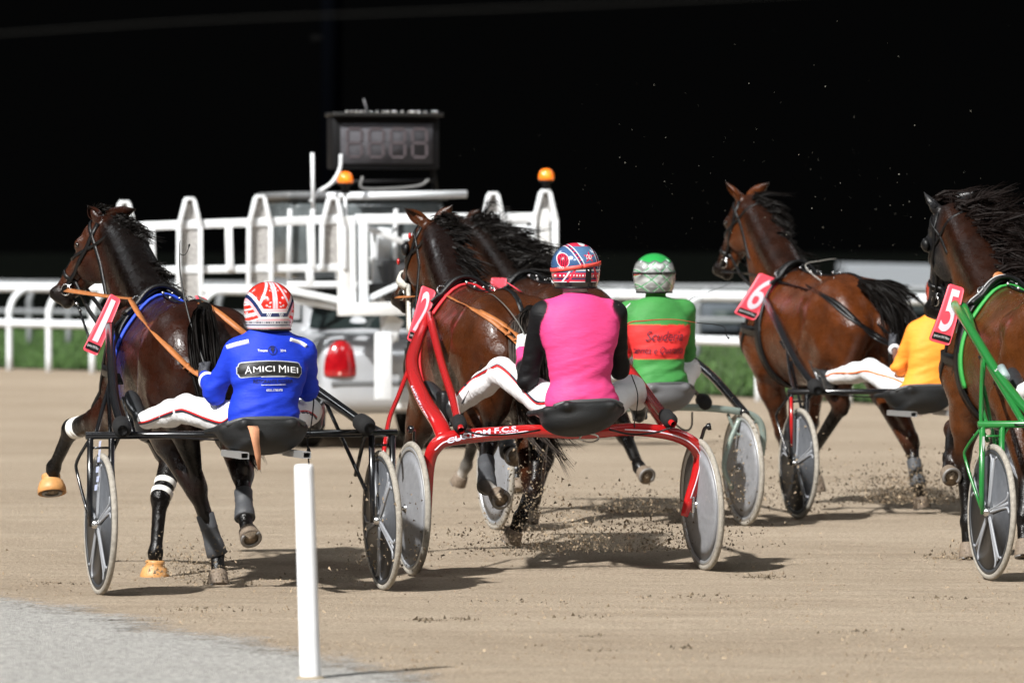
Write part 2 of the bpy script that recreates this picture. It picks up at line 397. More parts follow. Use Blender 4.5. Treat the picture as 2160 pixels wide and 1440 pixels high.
sheet('ground', [(-900,-200),(900,-200),(900,2500),(-900,2500)], -.012, mat('unlit_field_tone', (.0025,.003,.0025), 1.0, spec=0.0), kind='structure')  # far ground painted near black, standing in for missing night light
# track surface: gentle real relief near the riders
xs = np.concatenate([np.linspace(-30,-5,12), np.linspace(-4.6,4.6,93), np.linspace(5,30,12)]); ys = np.concatenate([np.linspace(2,20,10), np.linspace(20.2,44,200), np.linspace(45,62,24)])
fence_px = [(-300,770),(-200,774),(-90,777),(20,780),(103,783),(195,786),(300,790),(420,795),(560,800),(720,806),(890,812),(1070,820),(1250,828),(1430,836),(1600,845),(1790,854),(1990,864),(2200,875),(2420,886),(2680,899),(2980,914),(3320,931),(3700,950),(4120,971)]
FP = [gnd(*p) for p in fence_px]
def trackz(x, y):
    f = min(1, max(0, (y-20)/3))*min(1, max(0, (50-y)/8))
    return .010*f*noise.noise(Vector((x*.9, y*1.6, 0)))+.006*f*noise.noise(Vector((x*3.1, y*5.0, 3)))
V = [(x, y, trackz(x, y)) for y in ys for x in xs]; nx = len(xs)
Fq = [(j*nx+i, j*nx+i+1, (j+1)*nx+i+1, (j+1)*nx+i) for j in range(len(ys)-1) for i in range(nx-1)]
n0 = len(V); ymax = 62.0
# far edge of the track follows the rail
far = [(-60, 120)]+[(p.x+.5, p.y+1.0) for p in FP]+[(40, 40)]
V += [(-60, 2, 0), (-60, 62, 0)]
me = mesh('track', V[:n0], Fq); link('track', me, GM, kind='structure')
pl = [(-60, 62)]+[(x, 62) for x in (-30, 30)]+[(60, 62)]
tf = [(-30, 62)]+[(-30, 100), (FP[0].x+.6, FP[0].y+1.5)]+[(p.x+.5, p.y+.8) for p in FP[1:]]+[(20, 50), (60, 50), (60, 30), (30.0, 30), (30, 62)]
# distant part of the track as one strip of quads between y=62 and the rail
sv = []; sf = []
for i, p in enumerate(FP):
    q = Vector((p.x+.5, max(p.y+.8, 62.05), 0)); sv += [(q.x, 61.9, -.004), (q.x, q.y, -.004)]
sv = [(-40, 61.9, -.004), (-40, FP[0].y+6, -.004)]+sv+[(40, 61.9, -.004), (40, 62.05, -.004)]
for i in range(len(sv)//2-1): sf.append((2*i, 2*i+2, 2*i+3, 2*i+1))
link('track_far', mesh('track_far', sv, sf), GM, smooth=False, kind='structure')
# pale gravel verge at the near left
gp = [gnd(*p) for p in ((-500,1175),(-250,1215),(0,1266),(140,1290),(290,1318),(420,1346),(540,1368),(660,1392),(760,1415),(860,1440),(1000,1480),(1300,1590))]
gs = smoothpath([p for p in gp], 14)
gv = []; gf = []; fade = []
for i, p in enumerate(gs):
    for k, (dx, dy, fd) in enumerate(((.42,.32,0.0),(0,0,.5),(-.5,-.38,1.0),(-9,-6,1.0))): gv.append((p.x+dx, p.y+dy, .014)); fade.append(fd)
for i in range(len(gs)-1):
    for k in range(3): gf.append((4*i+k, 4*i+k+1, 4*i+5+k, 4*i+4+k))
def gravel_mat():
    m = mat('pale_gravel', (.355,.345,.325), .95, var=.5, vscale=45, bump=.8, bscale=90, bdist=.02, dirt=.3, dirtcol=(.2,.17,.13), dscale=5)
    nt = m.node_tree; N = nt.nodes; L = nt.links; b = N['Principled BSDF']; a = N.new('ShaderNodeAttribute'); a.attribute_name = 'fade'
    co = N.new('ShaderNodeTexCoord'); s1_ = None
    for sc, w in ((2.2,.55),(14,.6),(60,.6)):
        n = N.new('ShaderNodeTexNoise'); n.inputs['Scale'].default_value = sc; n.inputs['Detail'].default_value = 4; L.new(co.outputs['Object'], n.inputs[0])
        q = N.new('ShaderNodeMath'); q.operation = 'MULTIPLY_ADD'; L.new(n.outputs['Fac'], q.inputs[0]); q.inputs[1].default_value = w
        if s1_ is None: q.inputs[2].default_value = -.875
        else: L.new(s1_, q.inputs[2])
        s1_ = q.outputs[0]
    q = N.new('ShaderNodeMath'); q.operation = 'ADD'; L.new(s1_, q.inputs[0]); L.new(a.outputs['Fac'], q.inputs[1])
    r = N.new('ShaderNodeMapRange'); L.new(q.outputs[0], r.inputs[0]); r.inputs['From Min'].default_value = .36; r.inputs['From Max'].default_value = .60; L.new(r.outputs[0], b.inputs['Alpha']); return m
me = mesh('gravel_verge', gv, gf); at_ = me.attributes.new('fade', 'FLOAT', 'POINT'); at_.data.foreach_set('value', fade)
link('gravel_verge', me, gravel_mat(), smooth=False, kind='structure')
# green verge between the rails
gv = []; gf = []
for i, (a, p) in enumerate(zip(fence_px, FP)):
    q = gnd(a[0], a[1]-6); t = (a[0]+300)/2700; far_ = gnd(a[0], 692+45*t)
    gv += [(q.x, q.y, .012), (far_.x, far_.y, .012)]
for i in range(len(FP)-1): gf.append((2*i, 2*i+2, 2*i+3, 2*i+1))
link('grass_verge', mesh('grass_verge', gv, gf), mat('grass_ground', (.042,.078,.02), .9, var=.5, vscale=1.3, bump=1, bscale=20, bdist=.05, dirt=.2, dirtcol=(.16,.17,.06), dscale=1.2), smooth=False, kind='structure')
rg = np.random.RandomState(3); gvv = []; gff = []
for k in range(26000):
    i = rg.randint(0, len(FP)-1); s, t = rg.rand(), rg.rand()**1.3
    a = Vector(gv[2*i]).lerp(Vector(gv[2*i+2]), s); b = Vector(gv[2*i+1]).lerp(Vector(gv[2*i+3]), s); p = a.lerp(b, t)
    h = .05+.09*rg.rand(); an = rg.rand()*PI; w = .02; n_ = len(gvv)
    dx, dy = math.cos(an)*w, math.sin(an)*w; gvv += [(p.x-dx, p.y-dy, .01), (p.x+dx, p.y+dy, .01), (p.x+rg.randn()*.03, p.y+rg.randn()*.03, h)]; gff.append((n_, n_+1, n_+2))
link('grass', mesh('grass', gvv, gff), mat('grass_blades', (.05,.105,.022), .8, var=.5, vscale=2), smooth=False, kind='stuff', label='short green grass between the white rails behind the sand track', cat='grass')
# loose clods lying on the sand
def clods(name, pts, sizes, m, **k):
    v = []; f = []
    for p, s in zip(pts, sizes):
        n_ = len(v); q = [np.random.randn(3) for _ in range(4)]
        for d in ((1,0,-.6), (-.5,.87,-.6), (-.5,-.87,-.6), (0,0,1)):
            d = np.array(d)+.45*np.random.randn(3); v.append((p[0]+d[0]*s, p[1]+d[1]*s, p[2]+d[2]*s))
        f += [(n_, n_+2, n_+1), (n_, n_+1, n_+3), (n_+1, n_+2, n_+3), (n_+2, n_, n_+3)]
    return link(name, mesh(name, v, f), m, smooth=False, **k)
M_clod = mat('sand_clod', (.30,.23,.155), .95, var=.5, vscale=14)
M_cloddark = mat('damp_sand_clod', (.13,.10,.065), .95, var=.7, vscale=11)
pts = []; sz = []
while len(pts) < 9000:
    px = random.uniform(-60, 2220); py = 1010+440*random.random()**.8
    dens = noise.noise(Vector((px*.004, py*.02, 1)))
    if random.random() < .35+1.2*dens: p = gnd(px, py); pts.append((p.x, p.y, trackz(p.x, p.y)+.001)); sz.append(.0025+.006*random.random()**4)
clods('sand_grit', pts, sz, M_clod, kind='stuff', label='loose grit and small clods scattered over the sand track', cat='grit')
pts = []; sz = []
for cx, cy, w_, n_ in ((1610,1216,42,150),(900,1306,26,90),(980,1304,30,40),(1240,1340,26,30),(1270,1372,40,26),(1440,1366,30,22),(1250,1300,60,30),(1470,1260,90,60),(2000,1262,70,60),(1745,1190,3,3),(420,1285,120,60),(120,1230,80,60),(1080,1268,90,50),(1820,1330,90,40)):
    for _ in range(n_):
        p = gnd(cx+random.gauss(0,w_*.6), cy+random.gauss(0,2.2)); pts.append((p.x, p.y, trackz(p.x, p.y)+.001)); sz.append(.003+.009*random.random()**3)
clods('sand_clods', pts, sz, M_cloddark, kind='stuff', label='damp darker clods of sand lying in small patches on the track', cat='sand clods')
# ------------------------------------------------------------------ near post
def near_post():
    b = gnd(655, 1437); r = empty('marker_post', b, label='short white plastic marker post standing on the grey verge in front', cat='post')
    MB().lathe([(.0415,-.02),(.041,.0),(.0385,.835),(.037,.85),(.033,.855),(0.0001,.857)], 32, Matrix.Rotation(-.03, 4, 'Y')).build('post', M_plastic, r)
    MB().lathe([(.07,-.01),(.065,.012),(.05,.02),(.045,.024)], 24).build('base_collar', mat('base_sand', (.3,.25,.18), .9, bump=.5), r)
near_post()
# ------------------------------------------------------------------ fences
def rail_fence(path, name, label, hz, arm, rr, rp, m, midz):
    r = empty(name, path[len(path)//2], label=label, cat='fence'); o = Vector(path[len(path)//2])
    top = []; 
    for i, p in enumerate(path):
        t = (path[min(i+1, len(path)-1)]-path[max(i-1, 0)]).normalized(); side = Vector((t.y, -t.x, 0))*-arm
        p = Vector(p)-o
        pts = [p+Vector((0,0,-.05)), p+Vector((0,0,hz*.62)), p+Vector((0,0,hz*.72)), p+side*.25+Vector((0,0,hz*.88)), p+side*.7+Vector((0,0,hz*.97)), p+side+Vector((0,0,hz))]
        MB().tube(smoothpath(pts, 3), rp, 8).build('post', m, r)
        top.append(p+side+Vector((0,0,hz)))
    MB().tube(smoothpath(top, 3), rr, 10).build('rail', m, r)
    MB().tube(smoothpath([Vector(p)-o+Vector((0,0,midz)) for p in path], 3), rr*.85, 10).build('rail', m, r)
rail_fence([Vector(p) for p in FP], 'running_rail', 'white double running rail with curved posts at the far edge of the sand track', 1.16, .34, .062, .043, M_white, .66)
far2 = []
for (x, y) in fence_px[::1]:
    t = (x+300)/2700; far2.append(gnd(x+42, 722+52*t))
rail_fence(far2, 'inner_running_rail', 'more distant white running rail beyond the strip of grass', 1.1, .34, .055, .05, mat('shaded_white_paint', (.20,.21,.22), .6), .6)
# ------------------------------------------------------------------ far things
def shed():
    Y = 150.0; a = at(1800, 560, Y); b = at(1960, 700, Y); w = b.x-a.x; h = a.z
    r = empty('pale_roofed_shed', (a.x+w/2, Y, 0), label='low shed with a pale sloping roof behind the brown horse with plate 6', cat='shed')
    MB().box((0,2.0,h*.25), (w,3.6,h*.5), bev=.05).build('wall', mat('shed_wall', (.03,.04,.04), .8), r)
    MB().add([(-w/2-.2,-.2,h*.98),(w/2+.3,-.2,h*.93),(w/2+.3,4.2,h*1.02),(-w/2-.2,4.2,h*1.06),(-w/2-.2,-.2,h*.55),(w/2+.3,-.2,h*.5),(w/2+.3,4.2,h*.5),(-w/2-.2,4.2,h*.5)],
       [(0,1,2,3),(4,7,6,5),(0,4,5,1),(1,5,6,2),(2,6,7,3),(3,7,4,0)]).build('roof', mat('pale_roof', (.25,.27,.29), .6), r, smooth=False)
    Y = 118.0; a = at(1462, 640, Y); b = at(1562, 715, Y); w = b.x-a.x
    r = empty('grey_cabin', (a.x+w/2, Y, 0), label='small grey-blue cabin behind the rail, left of plate 6', cat='cabin')
    MB().box((0,1.5,a.z*.5), (w,3,a.z), bev=.04).build('wall', mat('cabin_wall', (.07,.085,.10), .7, var=.3, vscale=1), r)
    MB().box((w*.18,-.04,a.z*.55), (w*.5,.06,a.z*.4)).build('door_opening', mat('cabin_dark', (.02,.035,.03), .6), r)
    Y = 112.0; a = at(1236, 628, Y); b = at(1330, 700, Y); w = b.x-a.x
    r = empty('grey_cabin', (a.x+w/2, Y, 0), label='small dim grey cabin behind the rail, between the pink and the green jersey', cat='cabin')
    MB().box((0,1.5,a.z*.5), (w,3,a.z), bev=.04).build('wall', mat('cabin_wall2', (.045,.05,.055), .7, var=.3, vscale=1), r)
    MB().box((0,1.4,a.z+.05), (w+.3,3.3,.1)).build('roof', mat('cabin_roof', (.05,.05,.05), .7), r)
shed()
def mast():
    Y = 190.0; b = at(700, 700, Y)
    r = empty('lighting_mast', (b.x, Y, 0), label='tall dark steel mast rising into the night behind the scoreboard of the starting car', cat='mast')
    MB().tube([(0,0,0),(0,0,30)], [.38,.30], 12).build('pole', mat('mast_paint', (.0016,.0020,.0030), .9, spec=.0), r)
    MB().box((-.3,0,8.7), (.8,.2,.25)).build('bracket', mat('mast_bracket', (.003,.003,.003), .9, spec=0), r)
mast()
def cable():
    Y = 12.0; pts = [at(x, y, Y+(2000-x)*.0006) for x, y in ((-200,85),(0,71),(400,45),(800,28),(1200,12),(1600,-8),(2000,-30))]
    o = pts[0]; tag = MB().tube(smoothpath([p-o for p in pts], 4), .0018, 8).build('overhead_wire', mat('wire', (.015,.015,.014), .9, spec=.0), None)
    tag.location = o; props(tag, label='thin overhead wire crossing high above the track in the night air', cat='wire')
cable()
# ------------------------------------------------------------------ starting car with folded gate wings
def starting_car():
    Y0 = 48.0; a = R_(15); left = at(672, 760, Y0)
    Fv = Vector((-math.sin(a), math.cos(a), 0)); Lv = Vector((-math.cos(a), -math.sin(a), 0))
    org = left-Lv*.93; org.z = 0
    root = empty('starting_gate_car', org, PI/2+a, label='silver estate starting car with white folding gate wings, scoreboard and orange beacons', cat='starting car')
    def L(px, py, u=0.0):
        r_ = ray(px, py); c = Vector((0,0,CAMH)); t = (u+(org-c).dot(Fv))/r_.dot(Fv); p = c+r_*t
        return Vector((u, (p-org).dot(Lv), p.z))
    S = SDF()
    S.box((2.4,0,.62), (2.45,.90,.31), .16, k=.05); S.box((2.4,0,.83), (2.35,.86,.15), .12, k=.08)
    S.box((.10,0,.50), (.14,.90,.17), .08, k=.03)
    S.ell((2.4,0,.98), (1.75,.82,.50), k=.10); S.box((2.5,0,1.2), (1.25,.74,.23), .16, k=.2)
    for u in (.95, 3.75):
        for v in (-.9, .9): S.cap((u,v-.15,.33), (u,v+.15,.33), .36, k=.02, sub=True)
    V_, F_ = S.surf(.035); V_ = relax(V_, F_, 2)
    link('body', npmesh('body', V_, F_), mat('silver_car_paint', (.47,.49,.52), .28, metal=.25, coat=.7, dirt=.15, dirtcol=(.4,.37,.33), dscale=5), root)
    bv = bvh_of(V_, F_)
    def patch(name, outline, m, dirv, off=.012, ox=-3):
        # project a filled outline in the (v,z) plane forward onto the body
        bm = bmesh.new(); vs = [bm.verts.new((0, p[0], p[1])) for p in outline]; bm.faces.new(vs)
        bmesh.ops.triangulate(bm, faces=bm.faces[:]); bmesh.ops.subdivide_edges(bm, edges=bm.edges[:], cuts=5, use_grid_fill=True)
        for q in bm.verts:
            h = bv.ray_cast(Vector((ox, q.co.y, q.co.z)), Vector(dirv))
            q.co = (h[0]+h[1]*off) if h[0] is not None else q.co
        me_ = bpy.data.meshes.new(name); bm.to_mesh(me_); bm.free(); return link(name, me_, m, root)
    lens = mat('red_tail_lens', (.30,.004,.008), .12, coat=1, var=.35, vscale=14)
    for sgn in (1, -1):
        A = SDF(); cz = .78; cv = sgn*.735
        A.ell((.0,cv,cz-.11), (.085,.150,.27), k=.02); A.box((.0,cv,cz-.29), (.2,.3,.13), .01, k=.01, sub=True)
        v2, f2 = A.surf(.012); tl = link('tail_light', npmesh('tail_light', relax(v2, f2, 1), f2), lens, root)
        MB().ball((-.082,cv+.03,cz-.13), (.005,.014,.014), 10).build('bulb_reflector', mat('lens_bright', (.85,.45,.4), .2), tl)
    MB().box((-.045,0,.565), (.03,1.66,.05), bev=.012).build('bumper_trim', mat('grey_trim', (.12,.125,.13), .5), root)
    MB().box((-.02,0,.40), (.04,.52,.11), bev=.01).build('number_plate', mat('car_plate', (.7,.7,.7), .5), root)
    patch('rear_window', [(-.72,1.01),(.72,1.01),(.64,1.36),(-.64,1.36)], mat('dark_glass', (.012,.018,.018), .06, coat=.6), (1,0,0))
    for sgn in (1, -1):
        sw = MB(); 
        for (u0, u1) in ((1.35,2.25),(2.32,3.3)):
            q = []
            for uu, zz in ((u0,1.06),(u1,1.06),(u1-.05,1.34),(u0+.12,1.34)):
                h = bv.ray_cast(Vector((uu, sgn*3, zz)), Vector((0,-sgn,0))); q.append((h[0]+h[1]*.012) if h[0] is not None else Vector((uu, sgn*.7, zz)))
            sw.add(q, [(0,1,2,3)])
        sw.build('side_window', mat('dark_glass'), root, smooth=False)
    for u in (.95, 3.75):
        for v in (-.82, .82):
            Mx = Matrix.Translation((u, v, .33)) @ Matrix.Rotation(PI/2, 4, 'X')
            w = MB().lathe([(.19,-.09),(.31,-.10),(.33,-.07),(.33,.07),(.31,.10),(.19,.09)], 28, Mx).build('wheel', mat('car_tyre', (.02,.02,.02), .8, dirt=.4), root)
            MB().lathe([(.0,-.085),(.05,-.08),(.18,-.07),(.2,-.09)], 20, Mx).build('rim', M_alu, w)
            MB().lathe([(.0,.085),(.05,.08),(.18,.07),(.2,.09)], 20, Mx).build('rim', M_alu, w)
    # raised observation cabin on the roof
    gl = mat('smoky_glass', (.10,.115,.12), .2, coat=.4, var=.5, vscale=3); fr = mat('cabin_frame_white', (.62,.64,.66), .5, dirt=.2, dscale=12)
    c0 = L(610, 412, .9); c1 = L(944, 640, .9)
    cw = abs(c0.y-c1.y); cy = (c0.y+c1.y)/2
    MB().box((1.5,cy,(1.44+c0.z)/2), (1.2,cw,c0.z-1.44), bev=.10).build('observation_cabin', gl, root)
    for px in (612, 660, 715, 835, 935):
        p0 = L(px, 440, .86); p1 = L(px-3, 590, .86); MB().tube([p0,p1], .022, 8).build('cabin_pillar', fr, root)
    MB().tube([L(606,600,.85), L(944,600,.85)], .03, 8).build('cabin_sill', fr, root)
    MB().box((1.5,cy,c0.z-.0), (1.26,cw+.05,.07), bev=.03).build('cabin_roof', mat('cabin_roof_grey', (.12,.125,.13), .5, var=.3, vscale=4), root)
    # person-height junk seen through the cabin glass is left to the glass; light bar above
    MB().tube([L(690,414,.5), L(984,409,.5)], .033, 12).build('roof_bar', M_white, root)
    # scoreboard
    b0 = L(712, 252, .6); b1 = L(920, 350, .6); bw = abs(b0.y-b1.y); bc = (b0+b1)/2
    sb = MB().box(bc+Vector((.14,0,0)), (.24,bw+.07,abs(b0.z-b1.z)+.05), bev=.015).build('scoreboard', mat('scoreboard_black', (.005,.005,.006), .6, spec=.2), root)
    scr = MB().box(bc+Vector((.012,.0,-.005)), (.02,bw-.06,abs(b0.z-b1.z)-.05)).build('screen', mat('unlit_screen', (.078,.077,.086), .9, var=.15, vscale=12, spec=.1), sb)
    seg = mat('unlit_segments', (.090,.076,.083), .9, spec=.1); sg = MB()
    for k in range(4):
        cy_ = bc.y+bw*(.33-.22*k); hh = .12; ww = .062
        for z_ in (-hh, 0, hh): sg.box((bc.x-.002, cy_, bc.z+z_), (.006, ww*1.7, .022))
        for yy in (-ww, ww):
            for z_ in (-hh/2, hh/2): sg.box((bc.x-.002, cy_+yy, bc.z+z_), (.006, .022, hh*.8))
    sg.build('digit_segments', seg, sb, smooth=False)
    MB().box((bc.x+.10, bc.y, b0.z+.045), (.34, bw+.10, .035), bev=.008).build('board_hood', mat('wet_hood', (.01,.01,.01), .5), root)
    dd = MB()
    for k in range(26):
        dd.ball((bc.x-.07+random.uniform(-.01,.01), bc.y+random.uniform(-.5,.5)*bw, b0.z+.068), random.uniform(.006,.013), 6)
    dd.build('rivets', mat('shiny_rivet', (.8,.8,.8), .15, metal=.6), root)
    bl = mat('scoreboard_black')
    MB().tube([L(722,355,.7), L(728,412,.9)], .022, 8).build('board_leg', bl, root)
    MB().tube([L(912,350,.7), L(920,412,.9)], .026, 8).build('board_leg', bl, root)
    MB().tube([L(718,383,.7), L(918,380,.7)], .016, 8).build('board_brace', bl, root)
    MB().tube([L(775,245,.7), L(773,228,.7), L(767,208,.7)], .008, 6).build('antenna', mat('antenna_grey', (.12,.12,.13), .5), root)
    MB().tube([L(659,322,.2), L(661,440,.2)], .016, 8).build('aerial_pole', M_white, root)
    MB().tube(smoothpath([L(719,325,.25), L(717,355,.25), L(700,385,.25), L(672,405,.25), L(655,425,.25)], 4), .015, 8).build('bent_pole', M_white, root)
    MB().tube([L(672,402,.3), L(715,378,.5)], .012, 8).build('brace', M_white, root)
    MB().tube(smoothpath([L(905,378,.6), L(880,392,.6), L(800,398,.6), L(762,395,.6), L(765,372,.6)], 4), .011, 6).build('hose', mat('hose_grey', (.2,.2,.2), .4), root)
    # beacons
    orange = mat('amber_beacon', (.9,.20,.01), .12, coat=1, trans=.2, emis=(1,.28,.02), estr=.35)
    for px, py, yb in ((728,378,455), (1152,372,405)):
        c = L(px, py, -.25)
        b_ = MB().lathe([(.04,-.12),(.03,-.06),(.062,-.045),(.066,-.03)], 20, Matrix.Translation(c)).build('beacon', bl, root)
        MB().lathe([(.062,-.03),(.067,-.01),(.064,.02),(.05,.05),(.03,.064),(.0001,.068)], 24, Matrix.Translation(c)).build('beacon_lens', orange, b_)
        MB().ball(c+Vector((-.045,.0,.01)), .018, 10).build('lamp', mat('beacon_lamp', (1,.7,.3), .3, emis=(1,.7,.3), estr=3.0), b_)
        MB().tube([c+Vector((0,0,-.12)), L(px+2, yb+12, -.25)], .014, 8).build('beacon_stem', M_white, b_)
    # gate: rails, posts and peaked boxes
    W_ = M_white
    def bar(p0, p1, w, name='gate_rail', u=-.25, m=W_, u2=None):
        a_ = L(*p0, u); b_ = L(*p1, u if u2 is None else u2); d = (b_-a_); ln = d.length
        q = d.to_track_quat('Z', 'Y').to_matrix().to_4x4()
        w_ = w if isinstance(w, tuple) else (w, w)
        return flatshade(MB().box((a_+b_)/2, (w_[0], w_[1], ln), q.to_3x3(), bev=.008).build(name, m, root))
    bar((262,478),(722,462),.075); bar((262,570),(722,564),.065); bar((555,600),(735,637),.06,'gate_brace'); bar((590,628),(726,650),.05,'gate_brace', u=-.2)
    for x, y0, y1 in ((318,482,566),(482,476,570),(655,470,566),(652,566,600)): bar((x,y0),(x+3,y1),.06,'gate_upright', u=-.27)
    for x, yt, yb in ((262,428,600),(400,421,640),(548,416,600),(702,420,566),(1040,410,560),(1150,405,560)):
        # peaked post box: two slanted side plates meeting a narrow cap
        p = MB()
        for sx in (-1, 1):
            for (x0, y0), (x1, y1) in (((x+sx*9, yt),(x+sx*23, yt+58)), ((x+sx*23, yt+58),(x+sx*24, yb))):
                a_ = L(x0, y0, -.30); b_ = L(x1, y1, -.30); dd_ = b_-a_; q = dd_.to_track_quat('Z','Y').to_matrix()
                p.box((a_+b_)/2, (.05,.034,dd_.length*1.02), q, bev=.006)
        a_ = L(x, yt-2, -.30); p.box(a_, (.05,.085,.03), bev=.008)
        o_ = p.build('gate_post', W_, root); flatshade(o_)
        pn = MB(); tl_ = [L(x-8,yt+4,-.27), L(x+8,yt+4,-.27), L(x+21,yt+58,-.27), L(x+21,yb-4,-.27), L(x-21,yb-4,-.27), L(x-21,yt+58,-.27)]
        pn.add(tl_, [(0,1,2,3,4,5)]); pn.build('mesh_panel', mat('perforated_grey', (.36,.35,.34), .7, var=.5, vscale=60), o_, smooth=False)
    bar((722,455),(727,650),(.10,.10),'gate_tower', m=M_rust); bar((741,455),(744,655),(.10,.05),'gate_tower')
    bar((764,458),(766,655),(.10,.075),'gate_tower'); bar((750,462),(1172,458),.085); bar((715,652),(862,650),(.16,.11),'gate_foot', m=M_rust, u=-.33)
    bar((1145,440),(1150,590),(.1,.085),'gate_tower', m=M_rust); bar((1168,470),(1172,600),(.1,.05),'gate_tower')
    bar((786,480),(790,640),.04,'gate_upright', u=.1); bar((812,480),(806,560),(.06,.12),'gate_box', u=.2)
    bar((770,632),(850,596),.045,'gate_brace'); bar((775,480),(850,510),.05,'gate_brace', u=.0)
    bar((785,540),(810,650),.045,'gate_upright', u=.15); bar((1095,470),(1097,590),(.06,.13),'gate_upright'); bar((1060,520),(1130,470),.035,'gate_brace')
    bar((1040,560),(1172,560),.06); bar((850,500),(1140,495),.05,u=.1)
    # hanging arm
    bar((820,660),(822,720),(.07,.14),'hanging_arm',u=-.2); bar((808,700),(808,842),(.06,.14),'hanging_arm', u=-.3)
    bar((835,668),(812,716),(.06,.15),'hanging_arm',u=-.28)
    dk = mat('dark_hinge', (.03,.03,.03), .5, dirt=.4)
    MB().box(L(800,610,.0), (.12,.22,.10), bev=.02).build('hinge_block', dk, root)
    MB().box(L(870,590,.1), (.3,.5,.35), bev=.03).build('machinery_box', mat('machinery', (.05,.05,.055), .5, dirt=.3, dscale=10), root)
starting_car()
# ================================================================== teams
class Team:
    def __init__(s, O, a):
        s.O = Vector((O[0], O[1], 0)); s.a = R_(a)
        s.F = Vector((-math.sin(s.a), math.cos(s.a), 0)); s.Lf = Vector((-math.cos(s.a), -math.sin(s.a), 0)); s.rz = PI/2+s.a
    def L(s, px, py, u=0.0):
        r_ = ray(px, py); c = Vector((0,0,CAMH)); t = (u+(s.O-c).dot(s.F))/r_.dot(s.F); p = c+r_*t
        return Vector((u, (p-s.O).dot(s.Lf), p.z))
    def P(s, q):
        """(px,py,u) pixel triple -> local; Vector stays"""
        return q.copy() if isinstance(q, Vector) else s.L(*q)
    def root(s, name, u0=0.0, v0=0.0, z0=0.0, **k):
        p = s.O+s.F*u0+s.Lf*v0; p.z = z0
        k['group'] = {'horse':'trotting horses in the race','sulky':'racing sulkies','person':'drivers seated on the sulkies','whip':'whips of the drivers','rein':'reins of the horses'}[name]
        e = empty(name, p, s.rz, **k); return e, Vector((-u0, -v0, -z0))
def V3(*a): return Vector(a)
# ------------------------------------------------------------------ text
def cut_text(v, f):
    bm = bmesh.new(); vs = [bm.verts.new(p) for p in v]
    for q in f:
        try: bm.faces.new([vs[i] for i in q])
        except ValueError: pass
    y0 = min(p.y for p in v); y1 = max(p.y for p in v); x0 = min(p.x for p in v); x1 = max(p.x for p in v)
    for k in range(1, 8): bmesh.ops.bisect_plane(bm, geom=bm.verts[:]+bm.edges[:]+bm.faces[:], plane_co=(0, y0+(y1-y0)*k/8, 0), plane_no=(0,1,0))
    nx_ = max(1, int((x1-x0)/.22))
    for k in range(1, nx_): bmesh.ops.bisect_plane(bm, geom=bm.verts[:]+bm.edges[:]+bm.faces[:], plane_co=(x0+(x1-x0)*k/nx_, 0, 0), plane_no=(1,0,0))
    bm.verts.index_update(); o = ([p.co.copy() for p in bm.verts], [tuple(p.index for p in q.verts) for q in bm.faces]); bm.free(); return o
def text_mesh(body, size=1.0, shear=0.0, bold=0.0, spacing=1.0):
    cu = bpy.data.curves.new('txt', 'FONT'); cu.body = body; cu.size = size; cu.align_x = 'CENTER'; cu.align_y = 'CENTER'
    cu.shear = shear; cu.offset = bold; cu.space_character = spacing; cu.resolution_u = 4
    o = bpy.data.objects.new('txt', cu); COL.objects.link(o); dg = bpy.context.evaluated_depsgraph_get()
    me_ = bpy.data.meshes.new_from_object(o.evaluated_get(dg)); v = [q.co.copy() for q in me_.vertices]; f = [tuple(p.vertices) for p in me_.polygons]
    v, f = cut_text(v, f)
    bpy.data.objects.remove(o); bpy.data.curves.remove(cu); bpy.data.meshes.remove(me_); return v, f
def text_on_plane(body, ctr, xax, yax, w, h, m, name, parent, loc, off=.003, **kw):
    v, f = text_mesh(body, 1.0, **kw); x0 = min(p.x for p in v); x1 = max(p.x for p in v); y0 = min(p.y for p in v); y1 = max(p.y for p in v)
    n = xax.cross(yax).normalized()
    vs = [ctr+xax*((p.x-(x0+x1)/2)/(x1-x0)*w)+yax*((p.y-(y0+y1)/2)/(y1-y0)*h)+n*off for p in v]
    return link(name, mesh(name, vs, f), m, parent, loc, smooth=False)
def decal(v2, f, bvh, ctr, n, xax, yax, m, name, parent, loc, off=.003):
    """drop flat (x,y) shape onto a surface along -n"""
    vs = []
    for p in v2:
        o = ctr+xax*p[0]+yax*p[1]; h = bvh.ray_cast(o+n*1.0, -n)
        vs.append((h[0]+n*off) if h[0] is not None and (h[0]-o).length < .5 else o+n*off)
    return link(name, mesh(name, vs, f), m, parent, loc, smooth=False)
def text_decal(body, bvh, ctr, n, xax, yax, w, h, m, name, parent, loc, warp=None, off=.003, **kw):
    v, f = text_mesh(body, 1.0, **kw); x0 = min(p.x for p in v); x1 = max(p.x for p in v); y0 = min(p.y for p in v); y1 = max(p.y for p in v)
    q = []
    for p in v:
        x = (p.x-(x0+x1)/2)/(x1-x0)*w; y = (p.y-(y0+y1)/2)/(y1-y0)*h
        if warp: x, y = warp(x, y)
        q.append((x, y))
    return decal(q, f, bvh, ctr, n, xax, yax, m, name, parent, loc, off)
def grid_shape(w, top, bot, nx_=60, ny_=14):
    v = []; f = []
    for i in range(nx_+1):
        x = -w/2+w*i/nx_
        for j in range(ny_+1): y = bot(x)+(top(x)-bot(x))*j/ny_; v.append((x, y))
    for i in range(nx_):
        for j in range(ny_): k = i*(ny_+1)+j; f.append((k, k+ny_+1, k+ny_+2, k+1))
    return v, f
